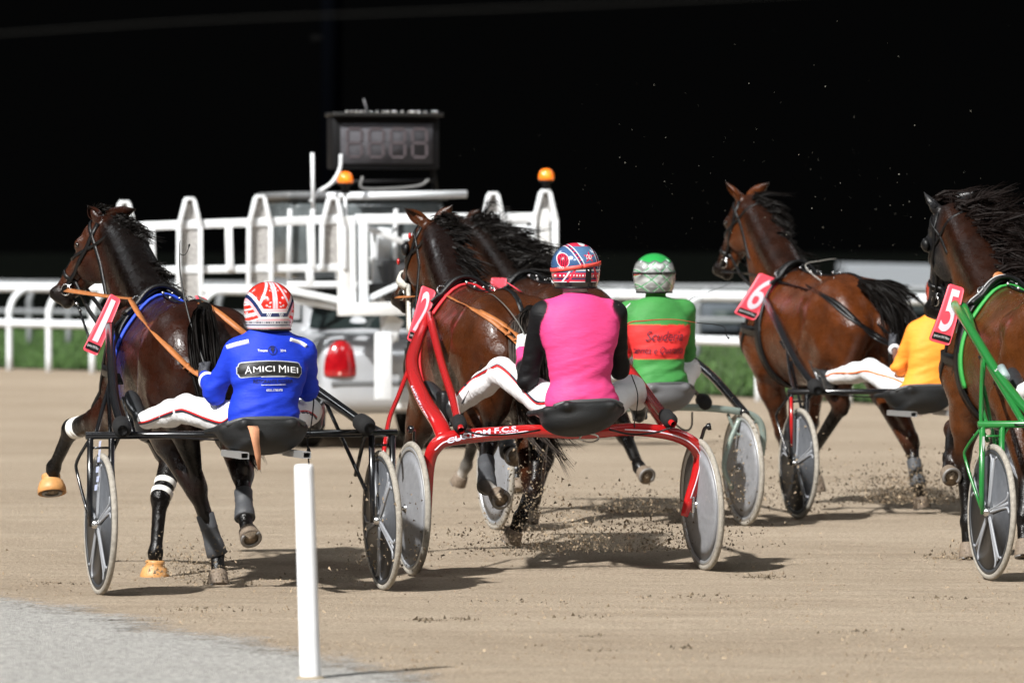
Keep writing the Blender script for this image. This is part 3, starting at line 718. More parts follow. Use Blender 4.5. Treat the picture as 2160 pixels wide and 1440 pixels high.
# ------------------------------------------------------------------ number plate
def number_plate(T, cs, u, num, parent, loc, thin=False, bend=.012):
    TL, TR, BR, BL = [T.L(x, y, u) for x, y in cs]
    v = []; f = []; NX, NY = 8, 16
    n = (TR-TL).cross(TL-BL).normalized()
    if n.x > 0: n = -n
    def pt(s, t, off=0.0):
        p = (TL.lerp(TR, s)).lerp(BL.lerp(BR, s), t)
        return p+n*(off-bend*4*(t-.5)**2)
    def rr(s, t):
        # rounded corners
        cx, cy = .17, .05
        sx = min(max(s, cx), 1-cx); 
        d = min(t, 1-t)
        if d < cy: e = (1-math.sqrt(max(0, 1-((cy-d)/cy)**2)))*cx; s = e+s*(1-2*e)
        return s, t
    ts = [0, .006, .018, .034, .055]+[.055+.89*k/12 for k in range(1, 12)]+[.945, .966, .982, .994, 1]
    for off in (.0, -.004):
        for t in ts:
            for i in range(NX+1): s_, t_ = rr(i/NX, t); v.append(pt(s_, t_, off))
    m_ = len(ts); w_ = NX+1; B = m_*w_
    for j in range(m_-1):
        for i in range(NX): k = j*w_+i; f.append((k, k+1, k+w_+1, k+w_)); f.append((B+k, B+k+w_, B+k+w_+1, B+k+1))
    for j in range(m_-1):
        for i in (0, NX): k = j*w_+i; f.append((k, k+w_, B+k+w_, B+k))
    pl_ = link('number_plate', mesh('number_plate', v, f), M_plate, parent, loc)
    # black strip and edge
    sv = []; 
    for t in (.835, .955):
        for i in range(NX+1): s_, t_ = rr(.06+.88*i/NX, t); sv.append(pt(s_, t_, .0025))
    link('strip', mesh('strip', sv, [(i, i+1, i+1+w_, i+w_) for i in range(NX)]), M_ink, pl_, None)
    bk = []; bf = []
    for t in ts:
        for i in (0, NX): s_, t_ = rr(i/NX, t); bk += [pt(s_+(-.02 if i == 0 else .035), t_, -.006)]
    for j in range(m_-1): bf.append((2*j, 2*j+1, 2*j+3, 2*j+2))
    link('backing', mesh('backing', bk, bf), M_black, pl_, None)
    def put(body, s0, s1, t0, t1, m, name, off, **kw):
        tv, tf_ = text_mesh(body, 1.0, **kw); x0 = min(p.x for p in tv); x1 = max(p.x for p in tv); y0 = min(p.y for p in tv); y1 = max(p.y for p in tv)
        vs = [pt(s0+(s1-s0)*(p.x-x0)/(x1-x0), t1+(t0-t1)*(p.y-y0)/(y1-y0), off) for p in tv]
        link(name, mesh(name, vs, tf_), m, pl_, None, smooth=False)
    if num: put(num, .26 if num == '1' else .2, .66 if num == '1' else .82, .07, .80, M_pwhite, 'number', .0025, bold=.012)
    put('Ippodromi SNAI Milano', .12, .88, .865, .925, M_inkwhite, 'lettering', .005, bold=.0)
    return pl_
# ------------------------------------------------------------------ wheels
def wheel(T, hub, parent, loc, style, camber=0.0, spin=0.0, R=.35):
    Mx = Matrix.Translation(hub) @ Matrix.Rotation(camber, 4, 'X') @ Matrix.Rotation(PI/2, 4, 'X') @ Matrix.Rotation(spin, 4, 'Z')
    tp = []
    for k in range(14): q = 2*PI*k/14; tp.append((R-.017+.017*math.cos(q), .0155*math.sin(q)))
    w = MB().lathe(tp, 64, Mx, closed=True).build('wheel', M_tyre, parent, loc)
    rim = MB().lathe([(R-.030,-.013),(R-.030,.013),(R-.040,.015),(R-.052,.011),(R-.052,-.011),(R-.040,-.015)], 64, Mx, closed=True)
    rim.build('rim', M_alu if style == 'plain' else M_rimd, w)
    if style == 'plain':
        MB().lathe([(R-.048,.0075),(R-.12,.014),(.10,.026),(.04,.030),(.02,.034),(0.0001,.034)], 48, Mx).lathe([(R-.048,-.0075),(R-.12,-.014),(.10,-.026),(.04,-.030),(.02,-.034),(0.0001,-.034)], 48, Mx).build('disc', M_discpale, w)
    else:
        MB().lathe([(R-.048,.010),(R-.075,.005),(.06,.008),(.04,.016),(0.0001,.016)], 48, Mx).lathe([(R-.048,-.010),(R-.075,-.005),(.06,-.008),(.04,-.016),(0.0001,-.016)], 48, Mx).build('disc', M_disc, w)
        for k in range(5):
            A = Matrix.Rotation(2*PI*k/5, 4, 'Z'); sp = MB()
            for sd in (-1, 1):
                # V of two ridges that open out towards the rim
                for e in (-1, 1):
                    pts = [V3(.03, e*.006, sd*.016), V3(.12, e*.010, sd*.0135), V3(.22, e*.016, sd*.011), V3(R-.078, e*.026, sd*.009), V3(R-.058, e*.055, sd*.009)]
                    sp.tube([Mx @ A @ p for p in smoothpath(pts, 3)], .0075, 8)
                sp.tube([Mx @ A @ p for p in (V3(.04,0,sd*.012), V3(R-.07,0,sd*.007))], .010, 6)
            sp.build('spoke', M_spoke, w)
            sl = MB()
            for sd in (-1, 1):
                B = Matrix.Rotation(2*PI*(k+.5)/5, 4, 'Z'); sl.ball((0,0,0), (1,1,1), 10, None) if False else None
                c_ = Mx @ B @ V3(.185, 0, sd*.0075); sl.lathe([(0.0001,.001),(.011,.0005),(.013,-.002)], 12, Mx @ B @ Matrix.Translation(V3(.19,.02,sd*.008)) @ Matrix.Diagonal((2.0,.6,sd,1)))
            sl.build('slot', M_discpale, w)
    MB().lathe([(.0001,.05),(.012,.05),(.014,.045),(.022,.04),(.024,.018),(.024,-.018),(.022,-.04),(.014,-.045),(.012,-.05),(.0001,-.05)], 20, Mx).build('hub', M_metal, w)
    return w
# ------------------------------------------------------------------ seat
def seat(T, c, parent, loc, m, w=.22, tilt=0.0):
    S = SDF(); ax = ((1,0,0), (0,math.cos(tilt),math.sin(tilt)), (0,-math.sin(tilt),math.cos(tilt)))
    S.ell(c+V3(0,0,.0), (.19,w,.115), ax, k=.02)
    S.ell(c+V3(.02,0,.105), (.20,w*1.02,.118), ax, k=.02, sub=True)
    S.cap(c+V3(-.16,-w*.55,.048), c+V3(-.16,w*.55,.048), .018, k=.03)
    S.cap(c+V3(-.16,w*.55,.048), c+V3(-.05,w*.92,.02), .018, .014, k=.03); S.cap(c+V3(-.16,-w*.55,.048), c+V3(-.05,-w*.92,.02), .018, .014, k=.03)
    S.cap(c+V3(-.05,w*.92,.02), c+V3(.12,w*1.12,.0), .014, .016, k=.03); S.cap(c+V3(-.05,-w*.92,.02), c+V3(.12,-w*1.12,.0), .014, .016, k=.03)
    v, f = S.surf(.0085); v = relax(v, f, 2); se = link('seat', npmesh('seat', v, f), m, parent, loc)
    bv = bvh_of(v, f); pts = []
    for i in range(25):
        y = (-1+2*i/24)*w*.93; 
        h = bv.ray_cast(c+V3(-.155+.09*(abs(y)/w)**2.5, y, .5), V3(0,0,-1))
        if h[0] is not None: pts.append(h[0]+V3(-.006,0,.002))
    if len(pts) > 5:
        pts = [sum((pts[min(max(i+j,0),len(pts)-1)] for j in (-2,-1,0,1,2)), V3(0,0,0))/5 for i in range(len(pts))]
        MB().tube(pts, .0125, 10).build('seat_rim', M_rim, se)
    return se
# ------------------------------------------------------------------ sulkies
def foam_end(A, a, b, r=.046):
    """foam sleeve on the rear end of a shaft, a = rear end"""
    d = (b-a).normalized(); A.tube([a+d*.01, a+d*.035, a+d*.07, a+d*.12, a+d*.145], [r*.75, r, r*1.02, r*.97, r*.72], 16)
def fork_sulky(T, label, paint, g=.715, zc=.785, deco=None, wheels=(1, -1), seatc=None, seatm=None, tipz=1.29, tipv=.29, camber=.02, spins=(.3, 1.1), bars=True, uf=0.0, deco_l=True, sh=((.63,-.1,.815),), tips=None, sv=.625):
    r, lo = T.root('sulky', label=label, cat='sulky')
    for i, sd in enumerate(wheels):
        wheel(T, V3(0, sd*g, .35), r, lo, 'spoke', camber*sd, spins[i])
        A = MB()
        A.tube([V3(0,sd*(g+.052),zc-.01), V3(0,sd*(g+.055),.45), V3(0,sd*(g+.05),.34)], [.016,.014,.012], 10)
        A.tube([V3(0,sd*(g-.055),zc-.01), V3(0,sd*(g-.052),.45), V3(0,sd*(g-.05),.34)], [.016,.014,.012], 10)
        A.tube([V3(0,sd*(g+.055),.35), V3(0,sd*(g-.055),.35)], .009, 8)
        A.build('fork', paint, r, lo)
        B = MB()
        B.tube(smoothpath([V3(.02,sd*(g+.052),zc-.02), V3(.16,sd*(g+.085),zc-.13), V3(.17,sd*(g+.08),zc-.2), V3(.02,sd*(g+.052),.37)], 3), .0085, 8)
        B.tube([V3(.0,sd*(g-.06),zc-.06), V3(.0,sd*(g+.05),zc-.06)], .006, 8)
        B.tube([V3(.0,sd*(g-.09),zc-.01), V3(.30,sd*(g-.06),zc-.22)], .011, 8)
        B.build('brace', paint, r, lo)
    e1 = g+.075 if 1 in wheels else .3; e2 = g+.075
    MB().tube([V3(0,e1,zc), V3(0,-e2,zc)], .0185, 14).build('axle_bar', paint, r, lo)
    for sd in (1, -1):
        a = V3(-.10, sd*sv, .812); tip = (tips[sd] if tips and sd in tips else V3(1.78, sd*tipv, tipz))
        mid1 = a.lerp(tip, .35)+V3(0, sd*.02, -.015); mid2 = a.lerp(tip, .75)+V3(0, sd*.012, .0)
        s_ = MB().tube(smoothpath([a, mid1, mid2, tip], 5), .0255, 14, caps=False).tube([tip, tip+V3(.10,-sd*.02,.03)], [.0255,.014], 12).build('shaft', paint, r, lo)
        f_ = MB(); foam_end(f_, a, mid1); f_.build('foam_sleeve', M_rubber, s_)
        MB().tube([a+(a-mid1).normalized()*.004, a+(mid1-a).normalized()*.03], .0215, 14, caps=False).build('shaft_end', M_metal, s_)
        MB().tube(smoothpath([V3(0.02,sd*(g+.02),zc), V3(.5,sd*(g-.12),.92), a.lerp(tip,.62)], 5), .011, 8).build('stay', paint, r, lo)
        MB().tube([V3(.60,sd*.55,.98), V3(.04,sd*(g-.075),.50)], .010, 8).build('stay', paint, r, lo)
        st = MB(); c = a.lerp(tip, .60)
        st.box(c+V3(0,sd*.0,-.06), (.10,.07,.012), Matrix.Rotation(-.5,3,'Y'), bev=.004); st.tube([c, c+V3(.02,0,-.06)], .009, 8); st.build('stirrup', M_black, r, lo)
    sc = seatc or V3(-.27,0,.80)
    seat(T, sc, r, lo, seatm or M_seat)
    if bars:
        A = MB()
        for dy in (-.155, .155):
            c = sc+V3(-.10,dy,-.105)
            for (oy, oz, sy, sz) in ((0,.014,.042,.004),(0,-.014,.042,.004),(.019,0,.004,.024),(-.019,0,.004,.024)): A.box(c+V3(0,oy,oz), (.42,sy,sz))
        A.box(sc+V3(.02,-.01,-.10), (.03,.20,.02)); A.build('seat_rail', M_alu, r, lo, smooth=False)
    MB().tube(smoothpath([V3(-.02,.60,.80), V3(-.06,.38,.775), V3(-.08,.12,.76)], 4), .0045, 6).build('cable', M_black, r, lo)
    MB().tube(smoothpath([V3(-.02,-.60,.80), V3(-.06,-.42,.78), V3(-.08,-.22,.79)], 4), .0045, 6).build('cable', M_black, r, lo)
    return r, lo
# ------------------------------------------------------------------ hair
def strands(name, gens, m, parent, loc, width=.010):
    """gens: list of point lists (>=3). One mesh of tapered ribbons"""
    v = []; f = []
    for pts in gens:
        n0_ = len(v); k = len(pts); w0 = width*random.uniform(.5, 1.2); an = random.uniform(0, PI)
        sd_ = Vector((math.cos(an), math.sin(an), random.uniform(-.6,.6)))
        for i, p in enumerate(pts):
            t = i/(k-1); w = w0*(1-t**1.6)+.0009; d = (pts[min(i+1,k-1)]-pts[max(i-1,0)]).normalized()
            b = d.cross(sd_); b = b.normalized() if b.length > 1e-4 else d.orthogonal(); v += [p-b*w/2, p+b*w/2]
        for i in range(k-1): q = n0_+2*i; f.append((q, q+1, q+3, q+2))
    return link(name, mesh(name, v, f), m, parent, loc)
def flowing(roots, flow, length, n, spread=.05, curl=.03, seg=7, side=None, seed=1):
    """roots: polyline; flow(t)->direction"""
    rnd = random.Random(seed); out = []; G = max(8, n//16)
    for _ in range(G):
        t = rnd.random(); x = t*(len(roots)-1); i = min(int(x), len(roots)-2); p0 = Vector(roots[i]).lerp(Vector(roots[i+1]), x-i)
        p0 += Vector((rnd.gauss(0,.008), rnd.gauss(0,.012), rnd.gauss(0,.008)))
        d0 = Vector(flow(t)).normalized()+Vector((rnd.gauss(0,spread), rnd.gauss(0,spread), rnd.gauss(0,spread)))
        L0 = (length(t) if callable(length) else length)*rnd.uniform(.55, 1.12); ph = rnd.random()*9; drop = rnd.uniform(.1,.6)
        c0 = Vector((rnd.gauss(0,1), rnd.gauss(0,1), rnd.gauss(0,1)))*curl
        for _k in range(n//G):
            g = lambda a: Vector((rnd.gauss(0,a), rnd.gauss(0,a), rnd.gauss(0,a)))
            p = p0+g(.009); d = d0+g(.05); Ln = L0*rnd.uniform(.7,1.08); c1 = c0+g(curl*.22); o = g(.006); pts = [p.copy()]
            for s in range(1, seg):
                q = s/(seg-1); w = c1*math.sin(q*4.2+ph)*q; pin = .5+.5*abs(1-q*1.3)
                pts.append(p0+(p-p0)*pin+d*(Ln*q)+w+o*q+V3(0,0,-drop*Ln*q*q*.6))
            out.append(pts)
    return out
def alongpath(path, radii, n, seed=1, curl=.02, cut=(.6, 1.0)):
    """hair bundle along a path with growing spread (tails)"""
    rnd = random.Random(seed); P_ = smoothpath(path, 5); out = []; m = len(P_)
    G = max(8, n//18)
    for _ in range(G):
        e0 = rnd.uniform(*cut); cl_ = lambda: max(-1.35, min(1.35, rnd.gauss(0,1))); o0 = Vector((cl_(), cl_(), cl_())); ph = rnd.random()*9; c0 = Vector((rnd.gauss(0,1), rnd.gauss(0,1), rnd.gauss(0,1)))*curl; s00 = rnd.uniform(0,.2)
        for _k in range(n//G):
            g = lambda a: Vector((rnd.gauss(0,a), rnd.gauss(0,a), rnd.gauss(0,a)))
            o = o0+g(.16); c1 = c0+g(curl*.2); e = e0*rnd.uniform(.82,1.05); e = min(e, 1.0); s0 = s00*rnd.random(); pts = []
            for s in range(9):
                q = s0+(e-s0)*s/8; x = q*(m-1); i = min(int(x), m-2); p = P_[i].lerp(P_[i+1], x-i)
                ra = np.interp(q, np.linspace(0, 1, len(radii)), radii); pts.append(p+o*ra*.6+c1*math.sin(q*7+ph)*q)
            out.append(pts)
    return out
# ------------------------------------------------------------------ horse
def hoof_geo(M, r=.058, h=.075, shoe=True):
    A = MB(); A.lathe([(.036,0),(.042,.006),(.046,.012),(r,h),(r,h+.004)], 24, M)
    return A
def axisM(p, d, up=V3(1,0,0)):
    d = d.normalized(); x = (up-d*up.dot(d)); x = x.normalized() if x.length > 1e-3 else d.orthogonal().normalized(); y = d.cross(x)
    Mx = Matrix((x, y, d)).transposed().to_4x4(); Mx.translation = p; return Mx
class Horse: pass
def horse(T, label, coat, dark, top=1.45, poll=None, muzzle=None, legs={}, ear_tips=None, yaw_b=None, black_leg=(.010,.008,.007), bells=(), boots=(), tapes=(), hs=1.14,
          neckbulge=0.0, coatmat=None, facecol=None, hood=False, white=(), legdark=False, neck_mid=None, wid=1.0, hair=None):
    H = Horse(); r, lo = T.root('horse', u0=1.4, label=label, cat='horse'); H.root, H.lo = r, lo; s = top-1.45
    pal = [tuple(x*.55 for x in coat), tuple(x*.38 for x in dark), tuple(x*.4 for x in black_leg), tuple(x*.6 for x in (facecol or dark)), (.012,.012,.013), (.45,.42,.38)]
    S = SDF(); z = lambda q: q+s
    W_ = wid
    S.ell((1.45,0,z(1.06)), (.66,.285*W_,.33), k=.06, c=0); S.ell((1.80,0,z(1.06)), (.40,.27*W_,.36), k=.06, c=0)
    S.ell((1.35,0,z(.92)), (.5,.2*W_,.2), k=.08, c=0)
    S.ell((1.86,0,z(1.32)), (.30,.085,.15), k=.10, c=1); S.cap((1.05,0,z(1.30)), (1.75,0,z(1.31)), .135, k=.06, c=0)
    S.ell((.98,0,z(1.20)), (.36,.235*W_,.25), k=.06, c=0)
    for v in (-1, 1):
        S.ell((.92,v*.135*W_,z(1.16)), (.30,.155,.26), k=.04, c=0)
        S.ell((1.12,v*.17*W_,z(1.26)), (.13,.10,.09), k=.06, c=0)
        S.ell((1.98,v*.155*W_,z(1.10)), (.22,.115,.33), ((1,0,.25),(0,1,0),(-.25,0,1)), k=.04, c=0)
        S.ell((2.18,v*.085,z(1.03)), (.16,.12,.20), k=.035, c=0)
        S.ell((1.93,v*.16,z(.93)), (.16,.10,.13), k=.04, c=0)
    S.ell((2.10,0,z(1.05)), (.22,.17,.25), k=.06, c=0)
    # ---- head
    P_, M_ = T.P(poll), T.P(muzzle); A = (M_-P_).normalized(); HL = (M_-P_).length/.60
    B = (V3(0,0,1)-A*A.z).normalized() if yaw_b is None else (Vector(yaw_b)-A*Vector(yaw_b).dot(A)).normalized()
    C = A.cross(B).normalized()
    if C.y < 0: C = -C      # C points to the horse's left
    def hp(t, b, c): return P_+(A*t+B*b*hx+C*c*hx)*HL
    hx = hs
    H.hp, H.A, H.B, H.C = hp, A, B, C; ax = (A, B, C); q = lambda *k_: (k_[0]*HL, k_[1]*HL*hx, k_[2]*HL*hx)
    hc = 4 if hood else 3
    S.ell(hp(.09,-.03,0), q(.13,.088,.088), ax, k=.04, c=hc); S.cap(hp(.08,-.03,0), hp(.46,-.022,0), .082*HL, .052*HL, k=.03, c=hc)
    for e in (-1, 1):
        S.ell(hp(.20,-.105,e*.046), q(.135,.112,.046), ax, k=.03, c=hc if hood else 0)
        S.ell(hp(.17,.005,e*.072), q(.045,.028,.022), ax, k=.02, c=hc)
        S.ell(hp(.55,-.01,e*.034), q(.038,.028,.022), ax, k=.012, c=2)
        S.ell(hp(.555,-.004,e*.052), q(.016,.011,.012), ax, k=.008, sub=True)
        S.cap(hp(.22,-.035,e*.066), hp(.42,-.03,e*.036), .012*HL, k=.02, c=hc)
    S.cap(hp(.20,-.14,0), hp(.47,-.085,0), .048*HL, .032*HL, k=.03, c=hc if hood else 0)
    S.ell(hp(.53,-.035,0), q(.068,.056,.054), ax, k=.025, c=2); S.ell(hp(.545,-.085,0), q(.045,.028,.036), ax, k=.012, c=2)
    # ---- neck
    thr = hp(.13,-.19,0); oc = hp(-.01,-.055,0)
    nb = Vector(neck_mid) if neck_mid else V3(0,0,0)
    cr = smoothpath([V3(1.80,0,z(1.34)), V3(2.05,(P_.y)*.25,z(1.34)+(P_.z-z(1.34))*.30)+nb*.5, V3(0,0,0)+(oc*.62+V3(2.10,0,z(1.45))*.38)+V3(-.02,0,.04)+nb, oc], 5)
    tl = smoothpath([V3(2.16,0,z(1.10)), V3(2.22,P_.y*.25,z(1.22)), thr*.62+V3(2.28,0,z(1.2))*.38+nb*.6, thr], 5)
    nseg = len(cr)-1; tt = [i/nseg for i in range(nseg+1)]
    S.chain(cr, [.105*(1-t)+.070*t+neckbulge*math.sin(PI*t) for t in tt], k=.05, c=1); S.chain(tl, [.165*(1-t)**1.3+.082*(1-(1-t)**1.3) for t in tt], k=.06, c=0)
    S.chain([(a+b)/2 for a, b in zip(cr, tl)], [.155*(1-t)+.098*t for t in tt], k=.06, c=0)
    H.crest = cr; H.tl = tl
    # ---- ears
    ears = []
    for e, key in ((1, 'L'), (-1, 'R')):
        b0 = hp(-.035,.02,e*.055)
        tip = T.P(ear_tips[key]) if ear_tips and key in ear_tips else b0+(-A*.12+B*.05+C*e*.03)
        d = tip-b0; ln = d.length; dn = d/ln; sd_ = C*e; nrm_ = dn.cross(V3(1,0,0)).normalized()
        fx = V3(-1,0,0)-dn*V3(-1,0,0).dot(dn); fx.normalize(); fy = dn.cross(fx)
        S.cap(b0-dn*.01, b0+dn*.025, .034, .026, k=.02, c=hc if hood else 0); ears.append((b0, tip, dn, e))
    # ---- legs
    hooves = []
    for key, kp in legs.items():
        v = 1 if key[0] == 'L' else -1; front = key[1] == 'F'; k1, k2, k3 = [T.P(p) for p in kp[:3]]
        dirn = Vector(kp[3]).normalized() if len(kp) > 3 else (k3-k2).normalized()
        lc = 2
        if front:
            sh_ = V3(2.17, v*.145, z(1.02)); el = V3(1.93, v*.165, z(.86)); d = k1-el
            el = el+d*.03
            S.cap(sh_, el, .115, .105, k=.05, c=0)
            S.cap(el, el.lerp(k1, .5), .098, .074, k=.04, c=0); S.cap(el.lerp(k1,.5), k1, .072, .047, k=.03, c=lc if legdark else 0)
            S.ell(el.lerp(k1,.28)+V3(.03,v*.02,0), (.075,.07,.11), k=.04, c=0)
            S.ell(k1, (.054,.050,.062), k=.02, c=lc); k1x = k1
            S.cap(k1, k2, .041, .030, k=.02, c=lc); bk = (k2-k1).normalized()
            S.cap(k1+V3(-.022,0,0)+bk*.03, k2+V3(-.018,0,0), .026, .026, k=.015, c=lc)
        else:
            hip = V3(.95, v*.13, z(1.14)); st = V3(1.10, v*.185, z(.88)); st = st+(k1-V3(.7,v*.14,.5))*.18
            S.cap(hip, st, .19, .125, k=.05, c=0); S.cap(V3(.66,v*.10*W_,z(1.10)), V3(.76,v*.13,z(.84)), .118, .085, k=.05, c=0)
            S.cap(V3(.85,v*.14,z(.98)), st.lerp(k1,.35), .16, .10, k=.05, c=0)
            S.cap(st, k1, .115, .055, k=.04, c=0); bkp = k1+V3(-.045,0,.045)
            S.cap(V3(.76,v*.13,z(.84)).lerp(k1,.15), bkp, .075, .026, k=.03, c=2 if legdark else 0); S.cap(st.lerp(k1,.45 if not legdark else .2), k1, .075 if not legdark else .09, .050, k=.03, c=2)
            S.ell(k1+V3(-.005,0,0), (.052,.043,.070), k=.02, c=lc); S.cap(bkp, k1+V3(-.03,0,-.05), .028, .028, k=.02, c=lc)
            S.cap(k1, k2, .044, .032, k=.02, c=lc); S.cap(k1+V3(-.03,0,-.03), k2+V3(-.016,0,0), .028, .026, k=.015, c=lc)
        S.ell(k2, (.044,.040,.046), k=.018, c=lc); co = k2+(k3-k2)*.60 if (k3-k2).length > .12 else k2+(k3-k2)*.45
        S.cap(k2, co, .036, .036, k=.015, c=5 if key in white else lc)
        ln = max((k3-co).length, .06)
        hooves.append((key, co, dirn, ln, k1, k2, k3))
    V_, F_ = S.surf(.0125); cols = S.colours(V_, pal); V_ = relax(V_, F_, 2, .5)
    H.bvh = bvh_of(V_, F_); H.V, H.F = V_, F_
    H.body = link('body', npmesh('body', V_, F_, cols), coatmat or M_coat, r, lo)
    for key, co, dn, ln, k1, k2, k3 in hooves:
        Mx = axisM(co-dn*.012, dn, V3(1,0,.2) if abs(dn.x) < .9 else V3(0,0,1)); h = min(max(ln, .07), .10)
        A_ = hoof_geo(Mx, .056, h); ho = A_.build('hoof', M_hoof, r, lo)
        MB().lathe([(0.0001,h-.006),(.03,h-.004),(.047,h+.0052)], 20, Mx).build('sole', M_sole, ho)
        sh2 = []; 
        for i in range(15): q_ = -2.35+4.7*i/14; sh2.append(Mx @ V3(math.cos(q_)*.047, math.sin(q_)*.047, h+.008))
        MB().ribbon(sh2, dn, .017, .008).build('horseshoe', M_shoe, ho)
        MB().ball(Mx @ V3(-.012,0,h-.002), (.02,.014,.006), 8).build('frog', M_sole, ho)
        if key in bells:
            MB().lathe([(.044,-.030),(.050,-.026),(.052,-.012),(.047,-.004),(.064,.012),(.076,.045),(.078,h+.006),(.074,h+.008),(.070,.05),(.05,.01)], 28, Mx).build('bell_boot', M_bell, r, lo)
        if key in boots:
            d = (k2-k1); a0, a1 = k1+d*.42, k2+(k3-k2)*.12; Mb = axisM(a0, a1-a0); L_ = (a1-a0).length
            MB().lathe([(.043,-.004),(.047,0),(.045,L_*.30),(.047,L_*.33),(.044,L_*.36),(.046,L_*.62),(.049,L_*.66),(.052,L_*.85),(.054,L_),(.048,L_+.004)], 20, Mb).build('leg_boot', M_legboot, r, lo)
        if key in tapes:
            for fr in tapes[key]:
                d = (k1-(V3(1.93,0,.9) if key[1] == 'F' else k1)); base = k1+d*(-.0); el = V3(1.93, (1 if key[0]=='L' else -1)*.165, z(.86)); ed = (el-k1)
                c0_ = k1+ed.normalized()*fr; Mb = axisM(c0_-ed.normalized()*.016, ed)
                MB().lathe([(.054,0),(.0575,.003),(.059,.03),(.056,.034)], 24, Mb).build('tape', M_tape, r, lo)
    for b0, tip, dn, e in ears:
        face = (B*.55+C*e*.75-dn*0).normalized(); face = (face-dn*face.dot(dn)).normalized(); sd = dn.cross(face); ln = (tip-b0).length*1.04; ev = []; ef = []; NR, NC = 12, 11
        for th in (0.0, .005):
            for a_ in range(NR+1):
                t = a_/NR; wd = .042*(math.sin(PI*min(.94, t*.62+.30))**.8)*(1-t**3.2)+.0015
                for b_ in range(NC):
                    q_ = R_(-125+250*b_/(NC-1)); rr_ = wd-th if wd > th else wd*.5
                    ev.append(b0-dn*.012+dn*(ln*t)+sd*(math.sin(q_)*rr_)-face*(math.cos(q_)*rr_*.62)+face*.010*math.sin(t*2.2))
        off = (NR+1)*NC
        for a_ in range(NR):
            for b_ in range(NC-1): k = a_*NC+b_; ef.append((k, k+1, k+NC+1, k+NC)); ef.append((off+k, off+k+NC, off+k+NC+1, off+k+1))
            for b_ in (0, NC-1): k = a_*NC+b_; ef.append((k, k+NC, off+k+NC, off+k))
        me_ = mesh('ear', ev, ef); ca = me_.color_attributes.new('Col', 'FLOAT_COLOR', 'POINT'); cc = np.ones((len(ev), 4), np.float32)
        tt_ = np.array([(k % off)//NC/NR for k in range(len(ev))]); base_c = np.array(pal[4 if hood else 0]); tip_c = np.array(pal[4 if hood else 2]); mx_ = np.clip((tt_-.55)*2.4, 0, 1)[:, None]
        cc[:, :3] = base_c*(1-mx_)+tip_c*mx_; ca.data.foreach_set('color', cc.ravel()); link('ear', me_, M_coat, r, lo)
    for e in (-1, 1): MB().ball(hp(.175,.002,e*.083), .019*HL, 12).build('eye', M_eye, r, lo)
    return H
# ------------------------------------------------------------------ straps that hug the body
def band(H, ctr, n, ref, w, a0=0.0, a1=360.0, off=.007, m=None, name='strap', parent=None, th=.006, N=40, taper=None):
    n = Vector(n).normalized(); x = Vector(ref); x = (x-n*x.dot(n)).normalized(); y = n.cross(x); pts = []; nr = []
    for i in range(N+1):
        q = R_(a0+(a1-a0)*i/N); d = x*math.cos(q)+y*math.sin(q); h = None; o = Vector(ctr); best = None
        hit = H.bvh.ray_cast(o+d*1.2, -d)
        if hit[0] is not None: 
            p = hit[0]
            if (p-o).dot(d) > -.05: best = p
        if best is None: continue
        pts.append(best+d*off); nr.append(d)
    if len(pts) < 3: return None
    k = 3
    pts = [sum((pts[min(max(i+j, 0), len(pts)-1)] for j in (-1, 0, 1)), V3(0,0,0))/3 for i in range(len(pts))]
    wt = [w]*len(pts)
    return MB().ribbon(pts, nr, wt, th).build(name, m or M_black, parent or H.root, H.lo if parent is None else None)
def bridle(H, col=None, blinkers=True, overcheck=True, noseband_w=.022, extra=None, rings=True):
    m = col or M_black; hp = H.hp; A, B, C = H.A, H.B, H.C
    br = band(H, hp(.40,-.05,0), A, B, noseband_w, m=m, name='bridle')
    band(H, hp(.07,-.06,0), A*.94+B*.35, B, .020, m=m, name='browband', parent=br)
    band(H, hp(.10,-.08,0), A*.5-B*.9, A*-1, .016, m=m, name='throatlatch', parent=br)
    for e in (-1, 1):
        pts = []; nr = []
        for t, b in ((-.02,-.02),(.06,-.04),(.14,-.055),(.24,-.06),(.34,-.055),(.43,-.05),(.50,-.055)):
            o = hp(t, b, 0); d = C*e; h = H.bvh.ray_cast(o+d*.4, -d)
            if h[0] is not None: pts.append(h[0]+d*.008); nr.append(d)
        if len(pts) > 2: MB().ribbon(pts, nr, .022, .006).build('cheek_strap', m, br)
        h = H.bvh.ray_cast(hp(.47,-.06,0)+C*e*.4, -C*e)
        if h[0] is not None and rings:
            c = h[0]+C*e*.014; rr_ = [c+(A*math.cos(q*PI/8)+B*math.sin(q*PI/8))*.030 for q in range(17)]
            MB().tube(rr_, .0045, 8, caps=False).build('bit_ring', M_metal, br)
            MB().tube([c+A*.05+B*.02, c-A*.05-B*.01], .004, 6).build('bit_shank', M_metal, br)
            MB().ball(c-A*.13+B*.02, .008, 8).ball(c-A*.05+B*.03, .007, 8).build('buckle', M_metal, br)
        if blinkers:
            o = hp(.17,.0,e*.098); MB().lathe([(.0001,.018),(.02,.014),(.036,.004),(.042,-.012),(.038,-.012),(.03,.0),(.0001,.01)], 16, axisM(o, C*e*.8+A*.1+B*.25)).build('blinker', m, br)
    if overcheck:
        pts = []; nr = []
        for t in (.46,.36,.26,.16,.06,-.02): 
            o = hp(t,-.03,0); h = H.bvh.ray_cast(o+B*.4, -B)
            if h[0] is not None: pts.append(h[0]+B*.008); nr.append(B)
        if len(pts) > 2: MB().ribbon(pts, nr, .014, .005).build('overcheck', m, br)
    H.bridle = br; return br
